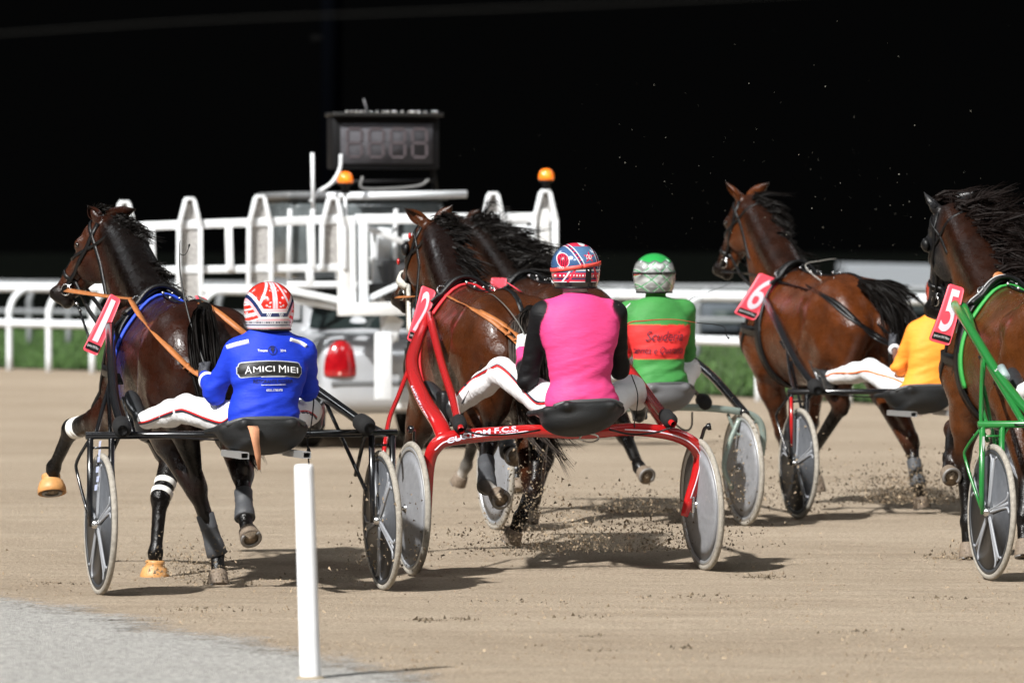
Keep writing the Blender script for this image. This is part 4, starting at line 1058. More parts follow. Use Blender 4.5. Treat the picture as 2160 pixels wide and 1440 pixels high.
def harness(H, T, s=0.0, pad=None, pad_m=None, breast=True, rings=True, extra_m=None):
    hn = band(H, V3(1.80,0,1.05+s), V3(1,0,-.08), V3(0,0,1), .085, m=M_black, name='harness_girth', off=.012, th=.012, N=56)
    if pad_m: band(H, V3(1.745,0,1.05+s), V3(1,0,-.08), V3(0,0,1), .05, -118, 118, m=pad_m, name='saddle_pad', off=.009, th=.014, parent=hn)
    band(H, V3(1.80,0,1.05+s), V3(1,0,-.08), V3(0,0,1), .10, -32, 32, m=M_black, name='saddle', off=.026, th=.022, parent=hn)
    if breast:
        band(H, V3(1.95,0,1.08+s), V3(-.05,0,1), V3(1,0,0), .06, -125, 125, m=M_black, name='breast_collar', off=.010, parent=hn, N=48)
        band(H, V3(2.05,0,1.10+s), V3(1,0,.75), V3(0,0,1), .03, m=M_black, name='neck_strap', off=.008, parent=hn, N=44)
    for e in (-1, 1):
        h = H.bvh.ray_cast(V3(1.80, e*.14, 2.2), V3(0,0,-1)); p = (h[0] if h[0] is not None else V3(1.8,e*.14,1.42+s))+V3(0,0,.04)
        rr_ = [p+V3(math.sin(q*PI/8)*.012, math.cos(q*PI/8)*.026, math.sin(q*PI/8)*.026+.02) for q in range(17)]
        MB().tube(rr_, .004, 8, caps=False).tube([p+V3(0,0,-.04), p], .005, 8).build('rein_ring', M_metal, hn)
        if e == 1: H.ringL = p+V3(0,0,.02)
        else: H.ringR = p+V3(0,0,.02)
    # back strap to the tail with buckles
    pts = []; nr = []
    for k in range(14):
        u = 1.78-k*.085; h = H.bvh.ray_cast(V3(u,0,2.4), V3(0,0,-1))
        if h[0] is not None: pts.append(h[0]+V3(0,0,.007)); nr.append(V3(0,0,1))
    MB().ribbon(pts, nr, .028, .006).build('back_strap', M_black, hn)
    bb = MB()
    for u in (1.72, 1.55, 1.2): 
        h = H.bvh.ray_cast(V3(u,.0,2.4), V3(0,0,-1))
        if h[0] is not None: bb.ball(h[0]+V3(0,.02,.022), .009, 8).ball(h[0]+V3(0,-.03,.02), .007, 8)
    bb.build('buckle', M_metal, hn)
    return hn
def drawn_strap(pts, w, m, name, parent, loc, nr=V3(-1,0,.2), th=.005, k=4, **kk):
    return MB().ribbon(smoothpath(pts, k), nr, w, th).build(name, m, parent, loc, **kk)
def castpx(T, bvh, px, py, off=.004):
    c = Vector((0,0,CAMH))-T.O; o = V3(c.dot(T.F), c.dot(T.Lf), c.z); r_ = ray(px, py); d = V3(r_.dot(T.F), r_.dot(T.Lf), r_.z).normalized()
    h = bvh.ray_cast(o, d)
    if h[0] is None: return None, None
    return h[0]-d*off, -d
def surf_line(T, bvh, pix, w, m, name, parent, loc, off=.004, th=.003, k=5):
    P2 = smoothpath([V3(x, y, 0) for x, y in pix], k); pts = []; nr = []
    for p in P2:
        a, n = castpx(T, bvh, p.x, p.y, off)
        if a is not None: pts.append(a); nr.append(n)
    if len(pts) < 3: return None
    pts = [pts[0]]+[(pts[i-1]+pts[i]+pts[i+1])/3 for i in range(1, len(pts)-1)]+[pts[-1]]
    return MB().ribbon(pts, nr, w, th).build(name, m, parent, loc)
# ------------------------------------------------------------------ people
def hand(c, d, g, m, name, parent, loc, flip=1, scale=1.0):
    d = d.normalized(); g = (g-d*g.dot(d)).normalized(); p = d.cross(g)*flip; S = SDF(); k = scale
    S.ell(c+d*.035*k, (.052*k,.040*k,.020*k), (d,g,p), k=.012); S.cap(c-d*.05*k, c+d*.01*k, .029*k, .026*k, k=.02)
    for i, off in enumerate((-.033,-.011,.011,.032)):
        ln = (.026,.032,.034,.030)[i]*k; a = c+d*.068*k+g*off*k-p*.006*k; b = a+d*ln*.55+p*ln*.9; e = b-d*ln*.75+p*.008*k; t = e-d*ln*.45-p*.014*k
        S.cap(a, b, .0110*k, .0098*k, k=.005); S.cap(b, e, .0096*k, .0090*k, k=.004); S.cap(e, t, .0088*k, .0078*k, k=.003)
    a = c+g*.030*k+d*.005*k+p*.010*k; b = a+d*.032*k+g*.016*k+p*.016*k; e = b+d*.026*k-g*.004*k+p*.012*k
    S.cap(a, b, .0145*k, .0115*k, k=.012); S.cap(b, e, .0112*k, .0092*k, k=.004)
    v, f = S.surf(.0042); v = relax(v, f, 1); return link(name, npmesh(name, v, f), m, parent, loc)
def person(T, label, K, jersey, sleeve, cuff, trous, tw=1.0, skin=None, gloves=(None, None), helm=None, hw=(.123,.138,.118), shortsl=False, collar=None, bootm=None, wrinkle=.004, hc=None, colfn=None):
    q = {k: T.P(v) for k, v in K.items()}; hip, nk, hd = q['hip'], q['neck'], q['head']
    u0, v0, z0 = hip.x, hip.y, hip.z; r, lo = T.root('person', u0=u0, v0=v0, z0=z0, label=label, cat='driver')
    skin = skin or M_skin; sp = nk-hip; up = sp.normalized()
    # one continuous body underneath the clothes
    def bodysdf(S, g, torso=True, arms=True, legs=True, c=(0,1,2), cutarm=1.0, cutleg=1.0):
        if torso:
            S.ell(hip+up*(.03 if arms else .08), ((.135+g)*tw,(.182+g)*tw,.135), k=.06, c=c[0]); S.ell(hip+sp*.42+V3(-.015,0,0), ((.118+g)*tw,(.160+g)*tw,.20), k=.07, c=c[0])
            S.ell(hip+sp*.74+V3(-.01,0,0), ((.118+g)*tw,(.178+g)*tw,.19), k=.07, c=c[0])
            S.cap(q['shL'].lerp(q['shR'],.04)-up*.01, q['shR'].lerp(q['shL'],.04)-up*.01, .058+g, k=.06, c=c[0])
            for e in ('L','R'): S.cap(nk-up*.025, q['sh'+e].lerp(nk,.25)+up*.004, .048+g, .050+g, k=.04, c=c[0]); S.ell(q['sh'+e].lerp(nk,.42)-up*.14+V3(-.05,0,0), (.06+g,.08,.10), k=.05, c=c[0])
            S.cap(nk-up*.07, nk-up*.008, .060+g, .052+g, k=.03, c=c[0])
        if arms:
            for e in ('L','R'):
                s, el, ha = q['sh'+e], q['el'+e], q['ha'+e]
                S.cap(s, el, .062+g, .049+g, k=.04, c=c[1]); m_ = el.lerp(ha, .42)
                if cutarm > .3: S.cap(el, m_, .048+g, .043+g, k=.02, c=c[1]); S.cap(m_, el.lerp(ha, .84*cutarm), .043+g, .030+g, k=.015, c=c[2])
                S.ell(el.lerp(s, .0)+V3(0,0,-.008), (.05+g,.05+g,.05+g), k=.03, c=c[1])
        if legs:
            for e in ('L','R'):
                h_, k_, a_ = q['hp'+e], q['kn'+e], q['an'+e]
                S.cap(h_, k_, .094+g, .062+g, k=.05, c=c[0]); S.ell(k_, (.064+g,.064+g,.066+g), k=.03, c=c[0])
                S.cap(k_, k_.lerp(a_, .35), .060+g, .062+g, k=.02, c=c[0]); S.cap(k_.lerp(a_, .35), k_.lerp(a_, .97*cutleg), .062+g, .042+g, k=.02, c=c[0])
    S = SDF(); bodysdf(S, -.016, c=(0,0,0)); S.cap(nk, hd, .054, .056, k=.02)
    S.ell(hd+V3(.01,0,.0), (.098,.076,.115), k=.03); S.cap(hd+V3(.06,0,-.06), hd+V3(.075,0,-.085), .035, .025, k=.03)
    S.ell(hd+V3(.105,0,-.02), (.018,.012,.022), k=.012); S.cap(hd+V3(.095,.022,-.06), hd+V3(.095,-.022,-.06), .009, k=.008)
    for e in (-1, 1): S.ell(hd+V3(.0,e*.078,-.015), (.018,.008,.03), k=.008); S.ell(hd+V3(.088,e*.03,.012), (.012,.014,.009), k=.006, sub=True)
    v, f = S.surf(.014); body = link('body', npmesh('body', relax(v, f, 2), f), skin, r, lo)
    # jersey
    S = SDF(); bodysdf(S, 0.0, legs=False, cutarm=.25 if shortsl else 1.0)
    v, f = S.surf(.0095); cols = S.colours(v, [jersey, sleeve, cuff], .0012); cols = colfn(v, cols, q) if colfn else cols; v = relax(v, f, 2)
    # cloth folds: waist creases and elbow folds
    hz = (v-np.array(hip)) @ np.array(up); L_ = sp.length
    n1 = np.array([noise.noise(Vector((p[1]*5+1, p[0]*4, p[2]*9))) for p in v]); n2 = np.array([noise.noise(Vector((p[1]*3.2, p[0]*3, p[2]*26+p[1]*9))) for p in v]); n3 = np.array([noise.noise(Vector((p[0]*16, p[1]*16, p[2]*30+5))) for p in v])
    wm = np.clip(1.25-hz/L_*1.5, .12, 1.0); el = np.minimum(np.linalg.norm(v-np.array(q['elL']), axis=1), np.linalg.norm(v-np.array(q['elR']), axis=1)); wm = np.maximum(wm, np.clip(1.6-el/.13, 0, 1.2))
    amp = wrinkle*wm*(2.6*np.abs(n2)**.8*np.sign(n2)+1.0*n3+1.2*n1)
    me_ = npmesh('jersey', v, f, cols); nn = np.zeros(len(v)*3, np.float32); me_.vertices.foreach_get('normal', nn); v = v+nn.reshape(-1, 3)*amp[:, None]
    me_.vertices.foreach_set('co', v.astype(np.float32).ravel()); me_.update(); jb = bvh_of(v, f)
    je = link('jersey', me_, M_cloth, r, lo)
    # trousers
    S = SDF(); bodysdf(S, .006, torso=False, arms=False); S.ell(hip+V3(0.06,0,.0), (.13*tw,.172*tw,.10), k=.06)
    v, f = S.surf(.0105); v = relax(v, f, 2)
    n1 = np.array([noise.noise(Vector((p[0]*22+p[2]*8, p[1]*9, p[2]*6))) for p in v]); n2 = np.array([noise.noise(Vector((p[0]*9, p[1]*22, p[2]*14+5))) for p in v])
    me_ = npmesh('trousers', v, f, np.tile(trous, (len(v), 1))); nn = np.zeros(len(v)*3, np.float32); me_.vertices.foreach_get('normal', nn)
    v = v+nn.reshape(-1, 3)*(.0038*n1+.0030*n2)[:, None]; me_.vertices.foreach_set('co', v.astype(np.float32).ravel()); me_.update(); tb = bvh_of(v, f)
    tr = link('trousers', me_, M_trouser, r, lo)
    # boots
    for e in ('L','R'):
        a, t, k_ = q['an'+e], q['to'+e], q['kn'+e]; d = (t-a); dn = d.normalized(); up_ = (k_-a).normalized(); nrm_ = (up_-dn*up_.dot(dn)).normalized(); sd_ = dn.cross(nrm_)
        S = SDF(); S.cap(a.lerp(k_, .10), a, .046, .044, k=.02); heel = a-dn*.045-nrm_*.045; S.ell(heel, (.045,.036,.04), (dn,sd_,nrm_), k=.03)
        S.cap(a-nrm_*.02, a+d*.45-nrm_*.04, .044, .036, k=.03); S.ell(a+d*.72-nrm_*.052, (d.length*.40,.047,.034), (dn,sd_,nrm_), k=.03)
        S.box(a+d*.42-nrm_*.088, (d.length*.62,.042,.010), .008, (dn,sd_,nrm_), k=.006)
        v, f = S.surf(.0075); link('boot', npmesh('boot', relax(v, f, 1), f), bootm or M_boot, r, lo)
    for e, gm in zip(('L','R'), gloves):
        d = q['ha'+e]-q['el'+e]; hand(q['ha'+e]-d.normalized()*.03, d, V3(.15,0,1), gm or skin, 'hand' if gm is None else 'glove', r, lo, flip=1 if e == 'L' else -1)
    if helm:
        hc_ = hd+V3(-.005,0,.025) if hc is None else hd+Vector(hc); NX, NZ = 260, 150; vs = []; cs = []
        for j in range(NZ+1):
            el_ = -PI/2*.70+(PI/2*1.70)*j/NZ
            for i in range(NX):
                az = 2*PI*i/NX; z_ = math.sin(el_); c_ = math.cos(el_); 
                taper = 1.0; zz = z_
                if el_ < 0: t_ = -el_/(PI/2*.70); zz = -t_*.98; c_ = 1-.15*t_**2.2
                p = V3(-math.cos(az)*c_*hw[1]*taper, -math.sin(az)*c_*hw[0]*taper, zz*hw[2])
                vs.append(hc_+p); back = math.cos(az) > -.25
                cs.append(helm(-p.y/hw[0], zz/1.02, az, back))
        fs = [(j*NX+i, j*NX+(i+1)%NX, (j+1)*NX+(i+1)%NX, (j+1)*NX+i) for j in range(NZ) for i in range(NX)]
        # inner rim closes the shell
        n0_ = len(vs)
        for i in range(NX): 
            p = vs[i]-hc_; vs.append(hc_+V3(p.x*.84, p.y*.84, p.z+.006)); cs.append((.01,.01,.01))
        fs += [(i, n0_+i, n0_+(i+1)%NX, (i+1)%NX) for i in range(NX)]
        c0 = len(vs); vs.append(hc_+V3(0,0,-.02)); cs.append((.01,.01,.01)); fs += [(n0_+i, c0, n0_+(i+1)%NX) for i in range(NX)]
        me_ = mesh('helmet', vs, fs); a_ = me_.color_attributes.new('Col', 'FLOAT_COLOR', 'POINT'); cc = np.ones((len(vs), 4), np.float32); cc[:, :3] = cs; a_.data.foreach_set('color', cc.ravel())
        ho = link('helmet', me_, M_helm, r, lo); hb = BVHTree.FromPolygons([tuple(p) for p in vs], fs)
        MB().tube([vs[i] for i in range(0, NX, 5)]+[vs[0]], .006, 8, caps=False).build('rim', M_black, ho)
    else: ho = hb = None; hc_ = hd
    if collar:
        S = SDF(); S.cap(nk-up*.03, nk+up*.066, .067, .062, k=.02); v, f = S.surf(.009); v = relax(v, f, 1)
        n1 = np.array([noise.noise(Vector((p[0]*14, p[1]*14, p[2]*40))) for p in v]); me_ = npmesh('collar', v, f, np.tile(collar, (len(v), 1))); nn = np.zeros(len(v)*3, np.float32); me_.vertices.foreach_get('normal', nn)
        me_.vertices.foreach_set('co', (v+nn.reshape(-1,3)*(.006*n1)[:, None]).astype(np.float32).ravel()); me_.update(); link('collar', me_, M_cloth, r, lo)
    R = Horse(); R.root, R.lo, R.jb, R.tb, R.je, R.tr, R.q, R.ho, R.hb, R.hc = r, lo, jb, tb, je, tr, q, ho, hb, hc_
    return R
def whip(T, pts, label, m, lash=None, r0=.006):
    p = [T.P(x) for x in pts]; r0 = r0*1.25; rt, lo = T.root('whip', u0=p[0].x, v0=p[0].y, z0=p[0].z, label=label, cat='whip')
    P_ = smoothpath(p, 5); n = len(P_); w = MB().tube(P_, [r0*(1-.75*i/(n-1)) for i in range(n)], 8).build('shaft', m, rt, lo)
    MB().tube(P_[:4], [r0*1.5]*4, 8).build('handle', M_black, rt, lo)
    if lash: 
        q = smoothpath([T.P(x) for x in lash], 5); MB().tube(q, [.0022]*(len(q)-3)+[.004,.006,.004], 6).build('lash', M_black, rt, lo)
def hexcol(r, g, b): return tuple(((c/255)/12.92 if c/255 <= .04045 else ((c/255+.055)/1.055)**2.4) for c in (r, g, b))
WHT = (.72,.73,.76); PNK = (.80,.42,.46); NVY = (.012,.025,.10); RED = (.72,.025,.015)
def helm1(X, Z, az, back):
    x = abs(X)
    if Z < -.86: return PNK
    if Z < -.80: return WHT
    if Z < -.755: return NVY
    if Z < -.60: return (.03,.03,.06) if (int((az+9)*26) % 2 and -.70 < Z < -.63) else (.55,.55,.58)
    fr = .41+.55*(Z+.2)
    if Z < -.44 and x < .62: return PNK if Z < -.52 else WHT
    if Z < -.29 and x < .50: return WHT if .14 < x < .34 and int(x*30+Z*12) % 2 else NVY
    if Z < -.12 and x < fr+.10: return WHT if (Z < -.22 or -.17 < Z < -.14) else PNK
    if x > fr+.36: return RED if Z < .1 and (int(Z*14+x*6) % 3) else WHT
    if x > fr+.26: return PNK
    if x > fr+.12: return NVY
    if x > fr+.09: return WHT
    if x > fr: return PNK if x > fr+.035 else WHT
    if x < .10: return WHT if .045 < x < .07 else PNK
    d = .17+.33*(.95-Z)/.68
    if abs(x-d) < .055 and Z > .02: return WHT if abs(x-d) < .018 else PNK
    for sx, sz in ((.10,.72),(.16,.62),(.07,.6),(.31,.34),(.33,.02),(.20,.13),(.22,-.03)):
        a = math.atan2(Z-sz, x-sx); rr = math.hypot(Z-sz, x-sx)
        if rr < (.042 if sz > .5 else .06)*(.55+.45*math.cos(2.5*((a+PI/2) % (2*PI/5))-PI/2+ (PI/2))): return WHT
    return RED
def star(x, z, cx, cz, R):
    dx, dz = x-cx, z-cz; rr = math.hypot(dx, dz)
    if rr > R: return False
    a = (math.atan2(dx, dz)) % (2*PI/5); a = min(a, 2*PI/5-a)
    # edge of a five pointed star between outer point (angle 0) and inner corner (36 deg, .38R)
    o = (R, 0.0); i = (.39*R*math.cos(PI/5), .39*R*math.sin(PI/5)); p = (rr*math.cos(a), rr*math.sin(a))
    return (i[0]-o[0])*(p[1]-o[1])-(i[1]-o[1])*(p[0]-o[0]) > 0
B2 = (.045,.10,.22); R2 = (.62,.02,.06)
def helm2(X, Z, az, back):
    if Z < -.72: return (.012,.012,.014)
    if Z < -.08:
        k = int((-.08-Z)*13)
        if X < -.42 and abs((X+.60)-(Z+.4)*.5) < .03: return WHT
        if abs(X-(Z*.0+.62)+(Z+.4)*.35) < .05 or abs(X+.42-(Z+.4)*.45) < .05: return R2
        return (NVY, WHT, B2, R2, R2, (.25,.03,.05), NVY, R2, WHT)[k % 9] if k != 4 or int(X*26) % 3 else WHT
    if star(X, Z, .30, .36, .27): return R2
    c = -.12-.5*(Z-.1)
    if 0 < X-c < .13: return R2 if int((Z+2)*16) % 2 and .03 < X-c < .09 else NVY
    if abs(X-c+.02) < .02 or abs(X-c-.15) < .02: return WHT
    c2 = .70-.25*(Z-.1)
    if 0 < X-c2 < .10: return R2 if int((Z+2)*16) % 2 and .02 < X-c2 < .07 else NVY
    if abs(X-c2+.02) < .018 or abs(X-c2-.12) < .018: return WHT
    if Z > .82: return R2 if (X-.15)**2+(Z-.93)**2*2 > .02 else WHT
    e = ((X+.72)/.20)**2+((Z-.22)/.34)**2
    if e < .55: return (.03,.01,.02) if int(X*30)%2 else R2
    if e < .8: return R2
    if e < .95: return WHT
    return B2 if X < c or X > c2 else (.07,.15,.28)
def helm4(X, Z, az, back):
    zz = .50+.14*(abs(((X*1.9+.5) % 1.0)-.5)*2)
    if Z > zz: return (.02,.30,.06)
    if Z > zz-.07: return (.10,.11,.11)
    if X < -.70 and -.02 < Z-.35*(X+.7) < .10: return R2 if Z-.35*(X+.7) < .03 else WHT
    a = ((X*1.35+Z*1.5+.17) % 1.0); b = ((X*1.35-Z*1.5+.17) % 1.0)
    if a < .09 or b < .09: return (.03,.26,.08)
    if a < .13 or b < .13: return (.55,.6,.57)
    n = noise.noise(Vector((X*4, Z*4, 2)))
    g = .30+.35*n if Z > -.7 else .14
    return (g, g*1.03, g*1.02)
def helm_plain(X, Z, az, back): return (.35,.05,.03)
TR_W = (.78,.78,.79)
# ================================================================== team 1 : black sulky, blue jersey
TA = Team((-1.334, 28.14), 16)
tape_w = mat('sulky_lettering', (.5,.55,.75), .4)
s1, l1 = fork_sulky(TA, 'black sulky of the driver in blue, with two spoked grey wheels and plate number 1', M_blackgloss, seatc=V3(-.27,-.03,.805), tips={1: V3(1.78,.29,1.29), -1: V3(1.78,-.29,1.33)})
number_plate(TA, ((234,618),(256,631),(206,750),(175,737)), 1.80, '1', s1, l1)
number_plate(TA, ((412,622),(436,628),(448,668),(424,662)), 1.86, '', s1, l1)
MB().add([TA.L(415,621,1.83), TA.L(441,634,1.83), TA.L(447,668,1.83), TA.L(430,645,1.83), TA.L(415,621,1.85), TA.L(441,634,1.85), TA.L(447,668,1.85), TA.L(430,645,1.85)], [(0,1,2,3),(4,7,6,5),(0,4,5,1),(1,5,6,2),(2,6,7,3),(3,7,4,0)]).build('plate_holder', M_plateback, s1, l1, smooth=False)
# seat cloth strap hanging over the back of the seat
MB().ribbon([TA.L(533,898,-.47), TA.L(536,905,-.50), TA.L(540,935,-.49), TA.L(544,960,-.48), TA.L(547,990,-.47)], V3(-1,0,0), [.052,.05,.035,.03,.012], .004).build('seat_strap', mat('tan_cloth_strap', (.52,.24,.13), .8, var=.15), s1, l1)
lt = MB(); 
for (y0, x0, x1) in ((930,209,214),(948,208,213),(962,206,212),(984,203,209),(1004,204,210),(1022,200,206)):
    lt.add([TA.L(x0,y0,-.022), TA.L(x1,y0-2,-.022), TA.L(x1-2,y0+11,-.022), TA.L(x0-1,y0+12,-.022)], [(0,1,2,3)])
lt.build('fork_lettering', tape_w, s1, l1, smooth=False)
MB().tube(smoothpath([TA.L(650,780,-.1), TA.L(662,830,-.05), TA.L(655,905,-.05), TA.L(648,925,-.05)], 4), .0035, 6).ball(TA.L(651,955,-.05), (.004,.012,.03), 8).tube([TA.L(648,925,-.05), TA.L(652,985,-.05)], .004, 6).build('tie_cord', M_black, s1, l1)
H1 = horse(TA, 'dark bay horse with plate 1 and tan bell boots, in front of the blue driver', (.034,.0085,.0036), (.007,.0035,.0025), top=1.43,
    poll=(218,470,2.72), muzzle=(112,628,2.98), ear_tips={'L':(184,428,2.70),'R':(286,442,2.50)}, facecol=(.085,.026,.012), neckbulge=.03, hs=1.24, legdark=True,
    legs={'LF':((150,905,2.50),(113,985,2.66),(105,1035,2.70),(-.35,.0,-1)), 'RF':((338,1050,1.62),(328,1165,1.55),TA.L(326,1219,1.55)),
          'LH':((414,1030,.80),(458,1160,.80),(461,1238,.72)), 'RH':((512,1000,.58),(515,1085,.42),(527,1140,.30),(-.8,-.1,-.62))},
    bells=('LF','RF'), boots=('LH','RH'), tapes={'LF':(.05,.085),'RF':(.03,.095)})
br = bridle(H1, blinkers=False); hn1 = harness(H1, TA, -.02, pad_m=mat('blue_pad', (.015,.06,.55), .6, bump=.3))
def mane(H, flow, n, ln, seed, m=M_hair, width=.0075, spread=.18, roots=None, curl=.03, **k):
    cr = roots or [p+V3(-.03,0,.085) for p in H.crest[3:-1]]
    return strands('mane', flowing(cr, flow, ln, int(n*1.6), spread, curl, 7, seed=seed), m, H.root, H.lo, width)
# in the plane facing the camera: -v is to the right, -u towards the viewer
mane(H1, lambda t: V3(-.35,-.70,-.30-.3*(1-t)), 1300, lambda t: .15+.05*math.sin(t*9)-.06*t, 11)
mane(H1, lambda t: V3(-.2,-.2,.3), 60, .03, 12, roots=[H1.hp(-.06,.05,-.06), H1.hp(-.02,.08,.0), H1.hp(-.05,.05,.05)])
strands('tail', alongpath([TA.L(432,655,.62), TA.L(428,690,.50), TA.L(435,760,.42), TA.L(450,840,.36), TA.L(490,900,.2), TA.L(530,960,-.02), TA.L(546,990,-.1)], [.03,.065,.075,.06,.045,.03,.012], 1300, 3, cut=(.45,1)), M_hair, H1.root, H1.lo, .0075)
SB = MB(); SB.tube(smoothpath([TA.L(432,650,.66), TA.L(428,690,.52), TA.L(435,760,.46), TA.L(447,830,.42)], 4), [.04]*4+[.055]*5+[.045]*4, 10); SB.build('tail_dock', M_hair, H1.root, H1.lo)
K1 = dict(hip=(553,893,-.20), neck=(570,716,-.13), head=(566,645,-.12), shL=(497,742,-.12), shR=(642,742,-.14), elL=(452,826,-.02), elR=(650,818,-.02), haL=(428,786,.26), haR=(628,800,.26),
          hpL=(520,890,-.12), hpR=(600,890,-.12), knL=(393,862,.34), knR=(642,868,.28), anL=(305,886,.78), anR=(662,866,.64), toL=(284,818,.90), toR=(662,822,.76))
P1 = person(TA, 'driver in blue jersey and red striped helmet, seated on the black sulky', K1, (.010,.038,.50), (.010,.038,.50), (.010,.038,.50), TR_W, tw=.98, gloves=(M_glove, M_glove), helm=helm1, hw=(.124,.138,.120), hc=(-.012,0,.002), collar=(.008,.014,.16))
def cuff_band(P, e, t, m, w=.035, r=.046):
    a = P.q['el'+e]; b = P.q['ha'+e]; MB().lathe([(r-.004,-w/2),(r,-w/2+.003),(r-.003,w/2-.003),(r-.007,w/2)], 22, axisM(a.lerp(b, t), b-a)).build('cuff_band', m, P.root, P.lo)
cuff_band(P1, 'L', .60, M_inkwhite); cuff_band(P1, 'R', .60, M_inkwhite)
# white shoulder panels and cuff band, printed back
for pix, w in (([(478,733),(500,726),(525,720)], .026), ([(612,716),(632,722),(646,730)], .022)):
    surf_line(TA, P1.jb, pix, w, M_inkwhite, 'panel', P1.je, None)
def jersey_print(T, P, body, px, py, wpx, hpx, m, name='lettering', **k):
    p, _ = castpx(T, P.jb, px, py, 0)
    if p is None: return None
    s_ = FPX/(T.O.y+p.x*T.F.y+p.y*T.Lf.y); return text_decal(body, P.jb, p, V3(-1,0,0), V3(0,-1,0), V3(0,0,1), wpx/s_, hpx/s_, m, name, P.je, None, **k)
p, _ = castpx(TA, P1.jb, 572, 776, 0); sc_ = FPX/28.0; Wd = 138/sc_
arc = lambda x: -.50*x*x
tp_ = lambda x: .034+arc(x)-(.010 if abs(x) > Wd*.47 else 0)-.02*max(0, abs(x)-Wd*.44)/.02*.6
bt_ = lambda x: -.034+arc(x)+(.010 if abs(x) > Wd*.47 else 0)+.02*max(0, abs(x)-Wd*.44)/.02*.6
gv, gf = grid_shape(Wd, lambda x: tp_(x)+.0045, lambda x: bt_(x)-.0045); decal(gv, gf, P1.jb, p, V3(-1,0,0), V3(0,-1,0), V3(0,0,1), mat('silver_print', (.42,.44,.48), .5), 'badge_border', P1.je, None, .0022)
gv, gf = grid_shape(Wd-.007, tp_, bt_); decal(gv, gf, P1.jb, p, V3(-1,0,0), V3(0,-1,0), V3(0,0,1), M_ink, 'badge', P1.je, None, .0042)
for body, cx, w_, h_ in (('A', -.110, .031, .036), ('MICI', -.036, .104, .028), ('M', .056, .036, .036), ('IEI', .111, .056, .028)):
    text_decal(body, P1.jb, p, V3(-1,0,0), V3(0,-1,0), V3(0,0,1), w_, h_, M_inkwhite, 'lettering', P1.je, None, warp=lambda x, y, cx=cx: (x+cx, y+arc(x+cx)-.002), off=.0065, bold=.0)
jersey_print(TA, P1, 'Trecate', 554, 738.5, 20, 5, M_inkwhite, bold=.02); jersey_print(TA, P1, '2016', 597, 738.5, 13, 5, M_inkwhite, bold=.02)
jersey_print(TA, P1, 'RISTORANTE PIZZERIA', 578, 803.5, 86, 8, mat('dark_blue_print', (.004,.007,.06), .6), bold=.02)
jersey_print(TA, P1, '0321.1785378', 579, 822, 36, 5, M_inkwhite, bold=.02)
for y_ in (794.5, 811.5):
    surf_line(TA, P1.jb, [(551,y_),(577,y_-.5),(603,y_-1)], .0022, M_inkwhite, 'print_line', P1.je, None, .003, .001)
p2_, _ = castpx(TA, P1.jb, 575, 738, 0)
rv = [(math.cos(q*PI/16)*.0225*e, math.sin(q*PI/16)*.0225*e) for q in range(32) for e in (1, .86)]; rf = [(2*i, (2*i+2) % 64, (2*i+3) % 64, 2*i+1) for i in range(32)]
decal(rv, rf, P1.jb, p2_, V3(-1,0,0), V3(0,-1,0), V3(0,0,1), mat('dark_blue_print'), 'emblem', P1.je, None)
fv, ff = grid_shape(.020, lambda x: .014+.004*abs(math.cos(x*500)) if abs(x) < .009 else .006, lambda x: -.014 if abs(x) < .0035 else -.001, 20, 3)
decal(fv, ff, P1.jb, p2_, V3(-1,0,0), V3(0,-1,0), V3(0,0,1), mat('dark_blue_print'), 'emblem', P1.je, None)
M_redpipe = mat('red_piping', (.6,.015,.015), .6); M_navypipe = mat('navy_piping', (.012,.012,.03), .6)
for off, m_ in ((0, M_redpipe), (3.2, M_navypipe)):
    surf_line(TA, P1.tb, [(x, y+off) for x, y in ((288,891),(310,888),(345,874),(378,863),(395,866),(430,880),(458,889),(470,889),(486,878))], .009, m_, 'piping', P1.tr, None)
    surf_line(TA, P1.tb, [(x, y+off) for x, y in ((628,868),(645,866),(660,872),(668,880))], .009, m_, 'piping', P1.tr, None)
text_decal('La Motta', P1.hb, P1.hc+V3(-.03,.10,-.04), V3(-.5,.86,0), V3(-.86,-.5,0), V3(-.2,0,.95).normalized(), .11, .024, M_inkwhite, 'lettering', P1.ho, None, off=.002)
whip(TA, ((436,785,.30),(426,752,.34),(408,700,.44),(392,640,.52),(380,575,.60),(379,520,.66),(380,507,.68)), 'thin black whip held upright in the left glove of the blue driver', M_ink, ((380,535,.64),(388,538,.64),(396,528,.64),(400,514,.64)))
def infront(T, H, pix, off=.012, k=5):
    out = []
    for q in smoothpath([V3(*p) for p in pix], k):
        p = T.L(q.x, q.y, q.z); h, n = castpx(T, H.bvh, q.x, q.y, off) if H else (None, None)
        if h is not None and h.x < p.x: p = h
        out.append(p)
    return [out[0]]+[(out[i-1]+out[i]*2+out[i+1])/4 for i in range(1, len(out)-1)]+[out[-1]]
def reins(T, H, label, m, segs, w=.030, buckles=(), loops=()):
    a = T.P(segs[0][0]); rt, lo = T.root('rein', u0=a.x, v0=a.y, z0=a.z, label=label, cat='reins')
    for s_ in segs: drawn_strap(infront(T, H, s_), w, m, 'strap', rt, lo, k=1)
    for b in buckles: MB().ball(T.P(b), (.008,.024,.014), 8).build('buckle', M_metal, rt, lo)
    for b in loops: MB().tube(smoothpath([T.P(b)+V3(-.004,-.012,.01), T.P(b)+V3(-.035,0,.0), T.P(b)+V3(-.004,.012,-.012)], 4), .009, 8, flat=.35).build('hand_loop', m, rt, lo)
